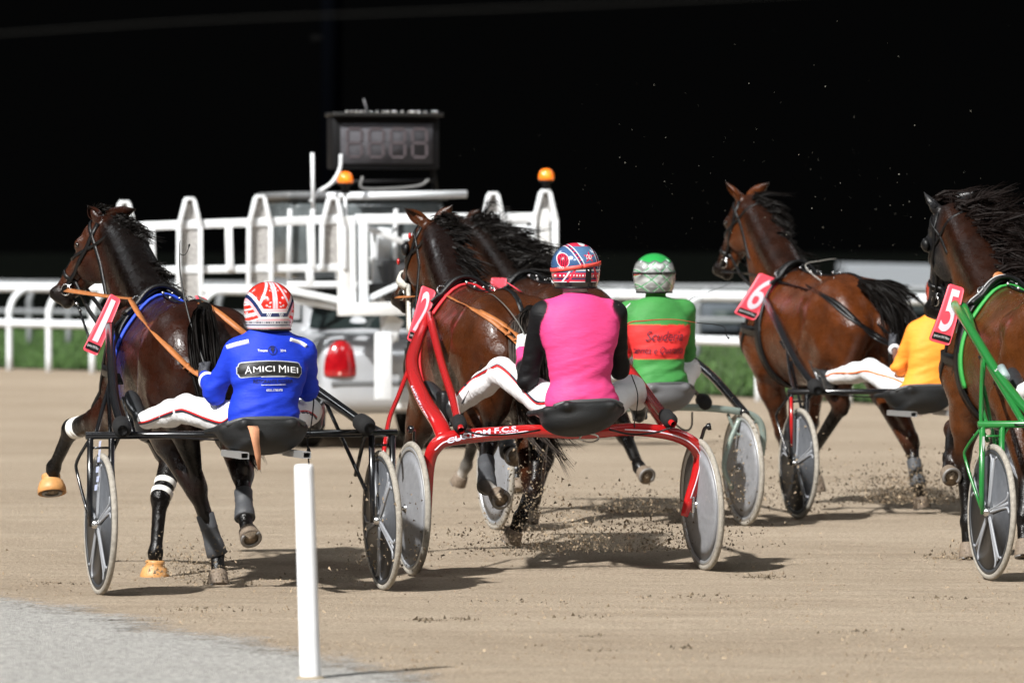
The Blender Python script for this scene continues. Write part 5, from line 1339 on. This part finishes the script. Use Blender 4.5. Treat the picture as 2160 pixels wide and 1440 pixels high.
reins(TA, H1, 'tan leather reins running from the blue driver to the dark bay horse with plate 1', M_brown, (
    ((428,792,.30),(400,776,.42),(345,722,1.0),(300,672,1.45),(280,640,1.66),(274,629,1.78)), ((274,629,1.78),(240,626,2.1),(190,619,2.5),(138,611,2.86)),
    ((600,780,.3),(560,740,.5),(500,690,1.0),(455,655,1.5),(420,638,1.75))), buckles=((382,764,.6),(155,614,2.8)), loops=((392,770,.5),(404,778,.45)))
# check strap from head to breast
MB().tube([TA.L(156,628,2.85), TA.L(168,655,2.7), TA.L(180,690,2.5), TA.L(188,712,2.35)], .007, 8).build('check_strap', M_black, hn1, None)
MB().ball(TA.L(162,640,2.78), .011, 8).ball(TA.L(169,655,2.7), .010, 8).build('check_buckle', M_metal, hn1, None)
# ================================================================== team 2 : red sulky, pink jersey
TB = Team((.241, 29.87), 16)
def red_sulky(T):
    r, lo = T.root('sulky', label='red arched sulky under the pink driver, with flat pale disc wheels and plate 2', cat='sulky'); g = .795
    wheel(T, V3(0,g,.35), r, lo, 'plain', .0, 0); wheel(T, V3(0,-g,.35), r, lo, 'plain', -.05, 0)
    L = T.L; yoke = MB()
    yoke.tube(smoothpath([L(902,1070,.0), L(905,1020,.0), L(905,975,.0), L(915,948,-.02), L(938,928,-.04), L(990,919,-.05), L(1060,912,-.06), L(1120,908,-.08)], 6), [.018,.022,.026,.029,.031,.030,.027,.024]*1+[.0], 14) if False else None
    def tp(pts, rs, n=6):
        q = smoothpath(pts, n); k = [np.interp(i/(len(q)-1), np.linspace(0, 1, len(rs)), rs) for i in range(len(q))]; yoke.tube(q, k, 16, flat=.85)
    tp([L(903,1088,.0), L(904,1030,.0), L(905,980,.0), L(914,948,-.02), L(940,926,-.04), L(1000,918,-.05), L(1070,912,-.06), L(1130,908,-.08), L(1225,913,-.09), L(1320,905,-.08), L(1380,908,-.06), L(1430,918,-.04), L(1462,936,-.02), L(1477,962,0), L(1472,1000,0), L(1455,1050,.0), L(1443,1088,.0)],
       [.018,.023,.032,.038,.042,.040,.036,.034,.032,.034,.036,.037,.038,.040,.037,.029,.021])
    yoke.build('arch', M_red, r, lo)
    wl = MB().ribbon(smoothpath([p+V3(-.022,0,.004) for p in (L(915,950,-.055), L(940,931,-.07), L(1000,922,-.08), L(1070,915,-.088), L(1112,910,-.10))], 5), V3(-1,0,.4), .006, .002); wl.build('pinstripe', M_pwhite, r, lo); wl = MB().ribbon(smoothpath([L(1318,905,-.125), L(1380,909,-.105), L(1430,920,-.085), L(1460,936,-.068), L(1478,962,-.046), L(1472,1003,-.038), L(1457,1050,-.030)], 5), V3(-1,-.2,.3), .006, .002)
    wl.build('pinstripe', M_pwhite, r, lo)
    for sd in (1, -1):
        h = V3(0, sd*g, .35); a = V3(0, sd*(g-.055), .35); MB().tube([a, h], .012, 10).box(a, (.05,.016,.09), bev=.006).build('axle_mount', M_metal, r, lo)
        MB().tube(smoothpath([V3(-.01,sd*(g-.05),.62), V3(-.02,sd*(g-.01),.70), V3(-.05,sd*(g+.0),.755), V3(-.06,sd*(g+.03),.765)], 4), [.010]*10+[.02]*3, 10).build('mudguard_stay', M_blackgloss, r, lo)
    # shafts
    sA = MB(); tipA = L(906,662,1.72)
    q = smoothpath([L(940,925,-.02), L(925,890,.10), L(896,845,.45), L(876,800,.75), L(869,760,1.05), L(880,720,1.35), L(893,690,1.6), tipA], 5); sA.tube(q, [np.interp(i/(len(q)-1), [0,.2,.5,1], [.048,.046,.038,.026]) for i in range(len(q))], 14, flat=.8)
    q = smoothpath([L(968,893,-.08), L(955,840,.3), L(930,760,.9), L(906,664,1.70)], 5); sA.tube(q, .0225, 12)
    so = sA.build('shaft', M_red, r, lo)
    fo = MB(); foam_end(fo, L(972,903,-.12), L(955,840,.3), .038); fo.build('foam_sleeve', M_rubber, so); MB().tube([L(973,907,-.14), L(971,898,-.10)], .017, 12, caps=False).build('shaft_end', M_red, so)
    sB = MB(); q = smoothpath([L(1411,887,-.10), L(1385,855,.15), L(1335,795,.7), L(1250,720,1.3), L(1180,665,1.72)], 5); sB.tube(q, .025, 12)
    q = smoothpath([L(1410,905,-.05), L(1375,850,.3), L(1320,775,.85)], 5); sB.tube(q, [.040]*len(q), 12, flat=.8); so = sB.build('shaft', M_red, r, lo)
    fo = MB(); foam_end(fo, L(1419,892,-.14), L(1380,850,.15), .04); fo.build('foam_sleeve', M_rubber, so); MB().tube([L(1421,894,-.155), L(1413,888,-.12)], .017, 12, caps=False).build('shaft_end', M_red, so)
    MB().tube(smoothpath([L(872,752,1.08), L(857,790,.85), L(840,835,.6), L(822,880,.3), L(813,930,.06), L(810,955,.0)], 5), .0125, 10).build('side_guard', M_red, r, lo)
    v, f = text_mesh('CUSTOM F.C.S.', 1.0, bold=.03); x0 = min(p.x for p in v); x1 = max(p.x for p in v); pa = smoothpath([L(869,812,.66), L(884,845,.44), L(905,880,.20)], 8); out = []
    for p in v:
        t = (p.x-x0)/(x1-x0)*(len(pa)-1); i = min(int(t), len(pa)-2); c = pa[i].lerp(pa[i+1], t-i); d = (pa[i+1]-pa[i]).normalized(); up_ = V3(-1,0,0).cross(d)*-1; nrm_ = V3(-1,0,0)
        up_ = d.cross(nrm_)*-1; up_ = up_ if up_.y < 0 else -up_; out.append(c+up_.normalized()*(p.y*.042)+V3(-.047,.008,0))
    link('lettering', mesh('lettering', out, f), mat('blue_white_ink', (.75,.77,.9), .5), so.parent, lo, smooth=False)
    v, f = text_mesh('CUSTOM F.C.S.', 1.0, bold=.03); x0 = min(p.x for p in v); x1 = max(p.x for p in v); A_ = L(940,930,-.075); B_ = L(1090,903,-.095); d = (B_-A_)
    link('lettering', mesh('lettering', [A_+d*((p.x-x0)/(x1-x0))+V3(-.030,0,p.y*.038+.012*math.sin((p.x-x0)/(x1-x0)*PI)) for p in v], f), mat('blue_white_ink'), r, lo, smooth=False)
    seat(T, T.L(1225,872,-.33)+V3(0,0,-.0), r, lo, M_seat, w=.218, tilt=-.17)
    ov = [T.L(1243+20*math.cos(q*PI/12)*(1 if abs(math.cos(q*PI/12)) < 2 else 1), 923+9*math.sin(q*PI/12), -.20) for q in range(25)]
    MB().tube(ov, .0055, 8, caps=False).build('pull_ring', M_metal, r, lo)
    MB().tube(smoothpath([L(974,907,-.12), L(1020,916,-.14), L(1080,915,-.14), L(1140,906,-.15)], 4), .005, 6).build('cable', M_black, r, lo)
    MB().tube(smoothpath([L(1418,900,-.14), L(1380,912,-.12), L(1330,915,-.12), L(1285,905,-.15)], 4), .005, 6).build('cable', M_black, r, lo)
    MB().tube(smoothpath([L(1332,790,-.1), L(1345,830,-.1), L(1342,870,-.1), L(1337,895,-.1)], 4), .003, 6).ball(L(1338,900,-.1), (.006,.006,.02), 8).build('tie_cord', M_black, r, lo)
    MB().box(L(935,855,.72), (.12,.06,.16), bev=.02).build('stirrup', M_black, r, lo)
    return r, lo
s2, l2 = red_sulky(TB)
number_plate(TB, ((891,601),(921,613),(884,727),(859,716)), 1.78, '2', s2, l2)
number_plate(TB, ((1062,590),(1074,596),(1112,622),(1100,618)), 1.80, '', s2, l2)
H2 = horse(TB, 'bay horse with plate 2 and red and black harness, pulling the red sulky', (.085,.023,.006), (.016,.006,.004), top=1.475,
    poll=(908,478,2.68), muzzle=(836,640,3.02), ear_tips={'L':(852,436,2.72),'R':(956,430,2.64)}, facecol=(.11,.036,.014), neckbulge=.03, hs=1.2,
    legs={'LF':((862,965,2.15),(868,1065,2.15),(870,1125,2.15)), 'RF':((1058,905,2.20),(1072,950,1.98),(1086,975,1.86),(-.95,.05,.15)),
          'LH':((1028,935,.78),(1022,1022,.40),(1064,1055,.30),(-.85,-.15,-.4)), 'RH':((1124,1030,.62),(1098,1090,.45),(1078,1138,.50))},
    boots=('LH','RF'), white=('LH',), legdark=True)
bridle(H2, noseband_w=.05); hn2 = harness(H2, TB, .02, pad_m=mat('red_pad', (.62,.02,.03), .6, bump=.3))
band(H2, H2.hp(.40,-.04,0), H2.A, H2.B, .045, m=mat('white_fleece', (.6,.58,.52), .9, bump=1, bscale=90), name='noseband', parent=H2.bridle, off=.012, th=.022)
band(H2, H2.hp(.07,-.06,0), H2.A*.94+H2.B*.35, H2.B, .022, 0, 95, m=M_inkwhite, name='browband_cover', parent=H2.bridle, off=.012, th=.005)
for t_ in (.10,.20,.30): MB().ball(H2.hp(t_, .03, .075), (.016,.010,.02), 8).build('red_ornament', M_red, H2.bridle)
MB().lathe([(.0001,.004),(.034,.004),(.036,0),(.034,-.004),(.0001,-.004)], 20, axisM(TB.L(1000,596,1.95), V3(-1,0,.2))).build('leather_disc', M_brown, hn2)
mane(H2, lambda t: V3(-.6,-.55,.1-.5*(1-t)), 800, .19, 21)
strands('tail', alongpath([TB.L(1120,660,.62), TB.L(1112,700,.48), TB.L(1120,780,.40), TB.L(1125,860,.34), TB.L(1150,905,.20), TB.L(1180,940,.10), TB.L(1205,968,.02)], [.03,.08,.09,.08,.07,.075,.09], 560, 5, cut=(.45,1), curl=.03), M_hairg, H2.root, H2.lo, .010)
MB().tube(smoothpath([TB.L(1120,655,.66), TB.L(1112,700,.52), TB.L(1120,780,.46), TB.L(1125,850,.42)], 4), [.04]*4+[.055]*5+[.05]*4, 10).build('tail_dock', M_hair, H2.root, H2.lo)
K2 = dict(hip=(1228,858,-.26), neck=(1214,632,-.19), head=(1213,560,-.15), shL=(1143,662,-.18), shR=(1298,660,-.20), elL=(1113,800,-.05), elR=(1306,775,-.06), haL=(1098,728,.24), haR=(1290,745,.24),
          hpL=(1180,862,-.16), hpR=(1270,858,-.16), knL=(1056,782,.26), knR=(1332,820,.2), anL=(960,858,.66), anR=(1345,850,.55), toL=(908,795,.84), toR=(1343,810,.68))
P2 = person(TB, 'driver in pink jersey with black sleeves and starred blue helmet, seated on the red sulky', K2, (.70,.055,.21), (.004,.004,.005), (.70,.055,.21), TR_W, tw=1.08, gloves=(M_glovew, M_glovew), helm=helm2, hw=(.128,.138,.119), hc=(-.01,0,.002), collar=(.70,.66,.66), wrinkle=.0024)
for off, m_ in ((0, M_redpipe), (-2.8, M_navypipe)):
    surf_line(TB, P2.tb, [(x, y+off) for x, y in ((955,845),(975,820),(1000,797),(1040,775),(1052,772),(1075,790),(1100,818),(1125,845),(1140,851),(1150,850))], .010, m_, 'piping', P2.tr, None)
band_m = mat('coral_strap', (.75,.07,.05), .5)
def helm_strap(P, zc, w, m, tilt=0.0, name='goggle_strap', hw=(.125,.135,.116)):
    pts = []; nr = []
    for i in range(61):
        az = 2*PI*i/60; d = V3(-math.cos(az), -math.sin(az), 0); o = P.hc+V3(0,0,zc+tilt*d.y); h = P.hb.ray_cast(o+d*.4, -d)
        if h[0] is not None: pts.append(h[0]+d*.003); nr.append(d)
    return MB().ribbon(pts, nr, w, .004).build(name, m, P.ho)
helm_strap(P2, -.005, .020, band_m, -.02)
text_decal('TKO', P2.hb, P2.hc+V3(-.06,.085,-.012), V3(-.75,.66,0), V3(-.66,-.75,0), V3(0,0,1), .045, .012, M_inkwhite, 'lettering', P2.ho, None, off=.007)
text_decal('DD', P2.hb, P2.hc+V3(-.1,-.036,.040), V3(-1,0,.2), V3(0,-1,0), V3(0,0,1), .034, .024, M_inkwhite, 'lettering', P2.ho, None, off=.002, shear=.3)
MB().box(P2.hc+V3(-.131,-.030,-.052), (.006,.032,.072), Matrix.Rotation(-.12, 3, 'Y'), bev=.002).build('strap_holder', M_black, P2.ho, None)
MB().ball(P2.hc+V3(-.137,-.030,-.026), .006, 8).build('snap', M_metal, P2.ho, None)
reins(TB, H2, 'tan leather reins with hand loops from the pink driver to the horse with plate 2', M_brown, (
    ((1098,730,.28),(1080,712,.42),(1040,678,.85),(1005,655,1.2),(975,640,1.5),(946,624,1.80)), ((946,624,1.80),(910,622,2.2),(870,625,2.6),(836,626,2.88)),
    ((1102,722,.30),(1085,700,.42),(1050,677,.85),(1010,655,1.2))), buckles=(), loops=((1088,712,.36),(1070,700,.5),(1050,688,.66)), w=.026)
whip(TB, ((1110,735,.22),(1104,700,.26),(1075,655,.5),(1045,625,.8),(1030,618,1.0)), 'thin grey whip held in the left glove of the pink driver', mat('grey_whip', (.12,.12,.11), .4), ((1030,618,1.0),(1036,680,.9),(1022,750,.75),(990,820,.45),(975,850,.3)), r0=.004)
whip(TB, ((1300,745,.22),(1320,686,.2),(1360,676,.2),(1420,673,.2),(1470,680,.2)), 'red whip held out to the right across the back of the green driver', mat('red_whip', (.45,.05,.03), .4), ((1470,680,.2),(1510,684,.2),(1528,690,.2),(1532,706,.2),(1538,714,.2)), r0=.004)
# ================================================================== team 3 : silver green sulky, green jersey (behind)
TC = Team((.66, 34.7), 18)
def silver_sulky(T):
    r, lo = T.root('sulky', label='silver and green sulky of the driver in green, half hidden behind the red one', cat='sulky'); L = T.L; g = .80
    wheel(T, V3(0,g,.35), r, lo, 'plain', 0, 0); wheel(T, V3(0,-g,.35), r, lo, 'plain', -.03, 0)
    A = MB(); c = lambda px, py, u=0: L(px, py, u)
    q = smoothpath([L(1036,1015,0), L(1030,960,0), L(1034,905,0), L(1060,878,0), L(1150,868,0), L(1250,865,-.02), L(1340,860,-.03), L(1440,858,-.03), L(1520,862,-.02), L(1575,871,0), L(1602,888,0), L(1610,920,0), L(1606,960,0)], 6); A.tube(q, .022, 12, flat=.7)
    q = smoothpath([L(1560,882,.0), L(1540,930,0), L(1527,985,0), L(1545,1030,0)], 5); A.tube(q, .016, 10)
    q = smoothpath([L(1535,872,.0), L(1555,915,0), L(1575,905,0), L(1596,886,0)], 5); A.tube(q, .010, 10)
    A.build('arch', M_sgreen, r, lo)
    B = MB(); q = smoothpath([L(1572,872,-.05), L(1540,835,.3), L(1490,782,.8), L(1400,715,1.4), L(1330,660,1.8)], 5); B.tube(q, .028, 12)
    q = smoothpath([L(1486,850,-.05), L(1462,822,.3), L(1420,780,.8)], 4); B.tube(q, .014, 10); so = B.build('shaft', M_blackgloss, r, lo)
    F2 = MB(); foam_end(F2, L(1490,852,-.08), L(1462,822,.3), .045); F2.build('foam_sleeve', M_rubber, so)
    C2 = MB(); q = smoothpath([L(1070,865,-.05), L(1055,790,.5), L(1040,700,1.2), L(1045,640,1.8)], 5); C2.tube(q, .024, 12); C2.build('shaft', M_blackgloss, r, lo)
    MB().tube(smoothpath([L(1400,872,-.1), L(1440,905,-.1), L(1458,900,-.1), L(1460,868,-.1)], 4), .006, 6).build('cable', M_black, r, lo)
    seat(T, L(1393,832,-.30), r, lo, M_seatg, w=.20, tilt=-.05)
    return r, lo
s3, l3 = silver_sulky(TC)
number_plate(TC, ((1038,585),(1070,586),(1062,640),(1028,640)), 1.78, '', s3, l3)
H3 = horse(TC, 'dark bay horse just behind horse 2, its black mane streaming to the right', (.060,.018,.007), (.012,.006,.004), top=1.49,
    poll=(978,475,2.78), muzzle=(930,640,3.05), ear_tips={'L':(935,440,2.8),'R':(1014,440,2.72)},
    legs={'LF':((1000,925,2.35),(984,980,2.48),(966,1018,2.58)), 'RF':((1085,905,2.1),(1090,990,1.95),(1092,1030,1.9)),
          'LH':((1150,965,.72),(1128,1050,.62),(1118,1100,.62)), 'RH':((1318,915,.66),(1348,985,.42),(1366,1006,.34),(-.85,-.1,-.35))}, white=('LF',), legdark=True)
bridle(H3); hn3 = harness(H3, TC, .04); 
MB().lathe([(.0001,.004),(.034,.004),(.036,0),(.034,-.004),(.0001,-.004)], 20, axisM(TC.L(1118,577,1.95), V3(-1,0,.2))).build('leather_disc', M_brown, hn3)
mane(H3, lambda t: V3(-.25,-.85,.05-.2*(1-t)), 1300, lambda t: .30+.16*math.sin(t*6), 31, width=.008, curl=.05)
strands('tail', alongpath([TC.L(1225,640,.62), TC.L(1222,690,.45), TC.L(1228,780,.38), TC.L(1232,870,.32), TC.L(1236,930,.3)], [.03,.08,.09,.08,.05], 260, 6), M_hair, H3.root, H3.lo, .012)
def redpanel(v, cols, q):
    z0 = TC.L(1390,755,-.2).z; z1 = TC.L(1390,685,-.2).z; m = (v[:,2] > z0) & (v[:,2] < z1+.02*np.abs(v[:,1])*0) & (np.abs(v[:,1]-q['hip'].y) < .215); cols[m] = (.72,.035,.035); return cols
K3 = dict(hip=(1391,822,-.22), neck=(1384,640,-.14), head=(1379,575,-.10), shL=(1322,658,-.12), shR=(1446,654,-.14), elL=(1312,745,0), elR=(1450,745,0), haL=(1310,735,.28), haR=(1420,735,.28),
          hpL=(1358,822,-.12), hpR=(1424,820,-.12), knL=(1320,775,.34), knR=(1452,778,.28), anL=(1290,800,.72), anR=(1440,800,.66), toL=(1285,765,.85), toR=(1440,765,.8))
P3 = person(TC, 'driver in green jersey with red lettered back panel and green and silver helmet', K3, (.045,.22,.05), (.045,.21,.05), (.7,.7,.7), TR_W, tw=1.0, gloves=(M_glovew, M_glovew), helm=helm4, hw=(.127,.138,.121), hc=(-.01,0,.0), collar=(.08,.36,.08), colfn=redpanel)
M_darkprint = mat('dark_script', (.05,.01,.03), .6)
jersey_print(TC, P3, 'Scuderia', 1403, 708, 84, 21, M_darkprint, shear=.35, off=.010); jersey_print(TC, P3, 'Trenta e Quaranta', 1391, 739, 114, 18, M_darkprint, shear=.35, off=.010)
helm_strap(P3, .000, .012, M_ink, .0)
surf_line(TC, P3.jb, [(1330,639),(1318,652),(1312,670)], .006, M_inkwhite, 'piping', P3.je, None)
whip(TC, ((1424,735,.28),(1450,640,.4),(1480,622,.5),(1530,602,.7),(1545,596,.8)), 'thin dark whip of the green driver pointing up to the right', M_black, r0=.003)
# ================================================================== team 4 : black red sulky, orange jersey
TD = Team((2.492, 36.06), 17)
s4, l4 = fork_sulky(TD, 'black sulky with red marked fork under the driver in orange, plate number 6', M_blackgloss, tips={1: V3(1.75,.31,1.36), -1: V3(1.75,-.3,1.36)}, seatc=V3(-.25,0,.775), zc=.80)
MB().ribbon([V3(-.02,.775,.77), V3(-.02,.772,.60), V3(-.02,.768,.46)], V3(-1,.4,0), [.016,.02,.012], .003).build('red_marking', M_red, s4, l4)
number_plate(TD, ((1604,574),(1645,590),(1592,676),(1549,660)), 1.76, '6', s4, l4)
TDh = Team((2.545, 36.06), 21)
H4 = horse(TDh, 'reddish bay horse with plate 6 holding its head high, before the orange driver', (.125,.033,.008), (.036,.012,.006), top=1.535,
    poll=(1572,425,2.72), muzzle=(1512,578,2.98), ear_tips={'L':(1530,378,2.74),'R':(1624,384,2.62)}, neckbulge=.028, hs=1.2,
    legs={'LF':((1650,912,2.12),(1668,1010,1.95),(1676,1058,1.92)), 'RF':((1712,890,2.32),(1706,960,2.10),(1704,1000,2.0)),
          'LH':((1775,852,.88),(1712,955,1.16),(1726,1040,1.14)), 'RH':((1921,935,.48),(1936,1018,.36),(1944,1070,.36))}, boots=('RH',), wid=1.04)
bridle(H4, blinkers=False); hn4 = harness(H4, TDh, .085)
mane(H4, lambda t: V3(-.35,-.7,-.25-.3*(1-t)), 1100, lambda t: .17+.05*math.sin(t*8), 41, width=.008)
strands('tail', alongpath([TDh.L(1818,600,.66), TDh.L(1850,612,.52), TDh.L(1885,650,.42), TDh.L(1905,710,.35), TDh.L(1900,790,.3)], [.03,.06,.085,.09,.06], 1500, 7, cut=(.4,1), curl=.04), M_hair, H4.root, H4.lo, .008)
strands('tail_hair', alongpath([TDh.L(1840,600,.6), TDh.L(1880,606,.5), TDh.L(1912,618,.45), TDh.L(1940,640,.4)], [.02,.05,.05,.04], 200, 8, curl=.03), M_hair, H4.root, H4.lo, .010)
K4 = dict(hip=(1952,834,-.20), neck=(1985,678,-.14), head=(1992,618,-.08), shL=(1932,700,-.12), shR=(2046,700,-.12), elL=(1898,772,.0), elR=(2050,770,.0), haL=(1882,722,.30), haR=(2010,735,.30),
          hpL=(1935,842,-.12), hpR=(1996,842,-.12), knL=(1836,780,.36), knR=(2010,800,.3), anL=(1752,795,.80), anR=(1985,810,.7), toL=(1726,735,.94), toR=(1980,760,.85))
P4 = person(TD, 'driver in short-sleeved orange jersey, seated behind the horse with plate 6', K4, (.90,.30,.035), (.90,.30,.035), (.90,.30,.035), TR_W, tw=.98, skin=M_skin_d, gloves=(M_glove, M_glove), shortsl=True, helm=helm_plain, hw=(.118,.13,.112))
surf_line(TD, P4.tb, [(1742,793),(1760,786),(1800,786),(1826,781),(1850,788),(1880,796),(1905,806)], .012, mat('orange_piping', (.80,.16,.03), .6), 'piping', P4.tr, None)
p = P4.q['haL'].lerp(P4.q['elL'], .28); MB().lathe([(.036,-.006),(.039,0),(.036,.006)], 16, axisM(p, P4.q['haL']-P4.q['elL'])).build('wristband', M_inkwhite, P4.root, P4.lo)
reins(TDh, H4, 'black reins running from the orange driver to the reddish bay horse with plate 6', M_black, (
    ((1884,726,.34),(1860,712,.5),(1790,668,1.0),(1730,620,1.4),(1640,592,1.8)), ((1640,592,1.8),(1600,580,2.2),(1560,575,2.6),(1522,572,2.85)), ((1884,730,.34),(1840,708,.6),(1770,640,1.2),(1700,600,1.6))), w=.026)
whip(TD, ((1886,712,.34),(1800,640,.9),(1700,565,1.4),(1735,549,1.5),(1764,545,1.5)), 'pale bent whip lying over the back of the horse with plate 6', mat('pale_whip', (.35,.33,.3), .4), ((1764,545,1.5),(1773,552,1.5),(1771,566,1.5),(1765,572,1.5)), r0=.004)
# ================================================================== team 5 : green sulky at the right edge
TE = Team((3.159, 29.41), 14.5)
s5, l5 = fork_sulky(TE, 'bright green sulky at the right edge, with five-spoke wheel and plate number 5', M_green, tips={1: V3(1.80,.30,1.40), -1: V3(1.80,-.30,1.40)}, zc=.80, spins=(.42, 1.0), seatc=V3(-.27,0,.82), camber=.03, sv=.50)
number_plate(TE, ((2003,597),(2036,607),(2004,729),(1961,717)), 1.78, '5', s5, l5)
hood_on = True
H5 = horse(TE, 'bay horse with a black hood, wild mane and plate 5, at the right edge', (.125,.037,.009), (.036,.012,.006), top=1.47,
    poll=(1996,448,2.66), muzzle=(1966,668,2.90), ear_tips={'L':(1950,400,2.68),'R':(2058,404,2.60)}, hood=True, neckbulge=.03, hs=1.2, yaw_b=(.9,.35,.5),
    legs={'LF':((2030,960,2.02),(2040,1100,1.95),(2044,1178,1.92)), 'RF':((2010,905,2.30),(2003,965,2.08),(1998,1015,1.96),(-.9,0,-.35)),
          'LH':((2165,985,.80),(2158,1090,.72),(2162,1175,.66)), 'RH':((2230,960,.45),(2245,1040,.3),(2250,1090,.25))})
bridle(H5, blinkers=True); hn5 = harness(H5, TE, .02, pad_m=mat('green_yellow_pad', (.03,.30,.05), .6))
band(H5, V3(1.80,0,1.07), V3(1,0,-.08), V3(0,0,1), .008, -60, 60, m=mat('yellow_ink'), name='yellow_edge', parent=hn5, off=.04, th=.006)
MB().lathe([(.0001,.004),(.034,.004),(.036,0),(.034,-.004),(.0001,-.004)], 20, axisM(TE.L(2107,586,1.85), V3(-1,0,.2))).build('leather_disc', M_brown, hn5)
mane(H5, lambda t: V3(-.2,-.85,-.12+.25*t), 1500, lambda t: .27+.06*t, 51, m=M_hairb, width=.007, spread=.25, curl=.06)
mane(H5, lambda t: V3(-.1,-.9,.05), 250, .24, 52, m=M_hairb, width=.008, roots=[H5.hp(-.06,.05,.04), H5.hp(-.04,.06,-.03), H5.hp(-.05,.02,-.06)])
strands('tail', alongpath([TE.L(2250,640,.6), TE.L(2250,760,.4), TE.L(2260,880,.3)], [.03,.09,.06], 200, 9), M_hair, H5.root, H5.lo, .012)
MB().tube(infront(TE, H5, ((2020,644,1.82),(2034,646,1.80),(2048,680,1.6),(2062,722,1.2),(2096,785,.8),(2135,850,.3),(2160,893,.0)), .03), .019, 12).build('shaft', M_green, s5, l5)
MB().tube(smoothpath([TE.L(2072,756,1.0), TE.L(2070,820,.5), TE.L(2070,895,.1), TE.L(2084,930,.02)], 5), .0105, 10).build('stay', M_green, s5, l5)
MB().tube([TE.L(2112,775,.7), TE.L(2122,795,.6)], .024, 12).build('grey_sleeve', mat('grey_sleeve', (.25,.32,.32), .5), s5, l5)
v, f = text_mesh('Scuderia Giovanelli', 1.0, shear=.3, bold=.02); x0 = min(p.x for p in v); x1 = max(p.x for p in v); A_ = TE.L(2096,778,.72); B_ = TE.L(2134,822,.48); d = (B_-A_); up_ = V3(0,-.62,.78)
link('lettering', mesh('lettering', [A_+d*((p.x-x0)/(x1-x0))+up_*p.y*.026+V3(-.026,0,0) for p in v], f), mat('yellow_ink', (.85,.75,.03), .5), s5, l5, smooth=False)
MB().add([V3(-.02,.772,.74), V3(-.02,.762,.74), V3(-.02,.760,.70), V3(-.02,.768,.66), V3(-.02,.774,.70)], [(0,1,2,3,4)]).build('yellow_emblem', mat('yellow_ink'), s5, l5, smooth=False)
K5 = dict(hip=V3(-.20,0,.88), neck=V3(-.14,0,1.36), head=V3(-.08,0,1.50), shL=V3(-.12,.18,1.29), shR=V3(-.12,-.18,1.29), elL=V3(.02,.24,1.06), elR=V3(.02,-.24,1.06), haL=V3(.28,.14,1.12), haR=V3(.28,-.14,1.12),
          hpL=V3(-.1,.09,.88), hpR=V3(-.1,-.09,.88), knL=V3(.34,.30,.98), knR=V3(.3,-.30,.98), anL=(2160,826,.66), anR=V3(.66,-.48,.93), toL=(2140,768,.80), toR=V3(.8,-.5,1.05))
P5 = person(TE, 'driver on the bright green sulky, only a boot and white trouser leg in view', K5, (.05,.2,.06), (.05,.2,.06), (.05,.2,.06), TR_W, gloves=(M_glove, M_glove), helm=helm_plain)
# ================================================================== flying dirt
def spray(name, T, px, py, u, n, sx, sz, label, up=.0, dark=.5):
    c = T.L(px, py, u); pts = []; sz_ = []
    for _ in range(n):
        a = random.gauss(0,1); b = abs(random.gauss(0,1)); p = c+V3(random.gauss(0,.12)-b*.05, a*sx, b*sz+up)
        wp = T.O+T.F*p.x+T.Lf*p.y; pts.append((wp.x, wp.y, max(p.z, .004))); sz_.append(.0012+.0070*random.random()**4)
    k = int(n*dark)
    clods(name, pts[:k], sz_[:k], M_cloddark, kind='stuff', label=label, cat='flying dirt'); clods(name, pts[k:], sz_[k:], M_clod, kind='stuff', label=label.replace('dark', 'pale'), cat='flying dirt')
spray('dirt_spray', TA, 395,1215,1.2, 1144, .12,.10, 'dark crumbs of sand thrown up between the hooves of the horse with plate 1')
spray('dirt_spray', TA, 460,1235,.75, 528, .09,.09, 'dark crumbs of sand around the hind hoof of the horse with plate 1')
spray('dirt_spray', TA, 800,1200,.0, 572, .12,.18, 'dark crumbs of sand flying off the right wheel of the black sulky in front')
spray('dirt_spray', TB, 1090,1170,.5, 1320, .20,.13, 'dark crumbs of sand thrown up by the hind hoof of the horse with plate 2')
spray('dirt_spray', TB, 1300,1160,.3, 5200, .38,.12, 'dark cloud of sand crumbs flying under the red arched sulky')
spray('dirt_spray', TB, 1120,1090,.3, 924, .10,.22, 'dark specks of sand on and around the black hind leg behind plate 2')
spray('dirt_spray', TC, 1370,1080,.6, 1980, .30,.10, 'dark sand crumbs flying behind the horse of the green driver')
spray('dirt_spray', TC, 1560,1060,.0, 1540, .13,.22, 'dark veil of sand in front of the silver wheel', dark=.2)
spray('dirt_spray', TD, 1690,1080,.0, 924, .16,.22, 'dark sand crumbs flying off the black wheel under plate 6', dark=.25)
spray('dirt_spray', TD, 1905,1060,.4, 7500, .24,.12, 'dark burst of sand thrown up by the hind hoof of the horse with plate 6')
spray('dirt_spray', TE, 2015,1190,2.0, 660, .08,.05, 'dark crumbs of sand beside the front hoof of the horse with plate 5')
# specks of dust hanging in the floodlight
pts = []; szs = []
for _ in range(300):
    Y = random.uniform(24, 40); px = random.gauss(1700, 330); py = random.gauss(480, 190); 
    if py < 30: continue
    p = at(px, py, Y); pts.append(tuple(p)); szs.append(.0008+.0022*random.random()**3)
clods('dust_specks', pts, szs, mat('lit_dust', (.25,.24,.2), .9), kind='stuff', label='tiny lit specks of dust hanging in the dark air above the riders', cat='dust')
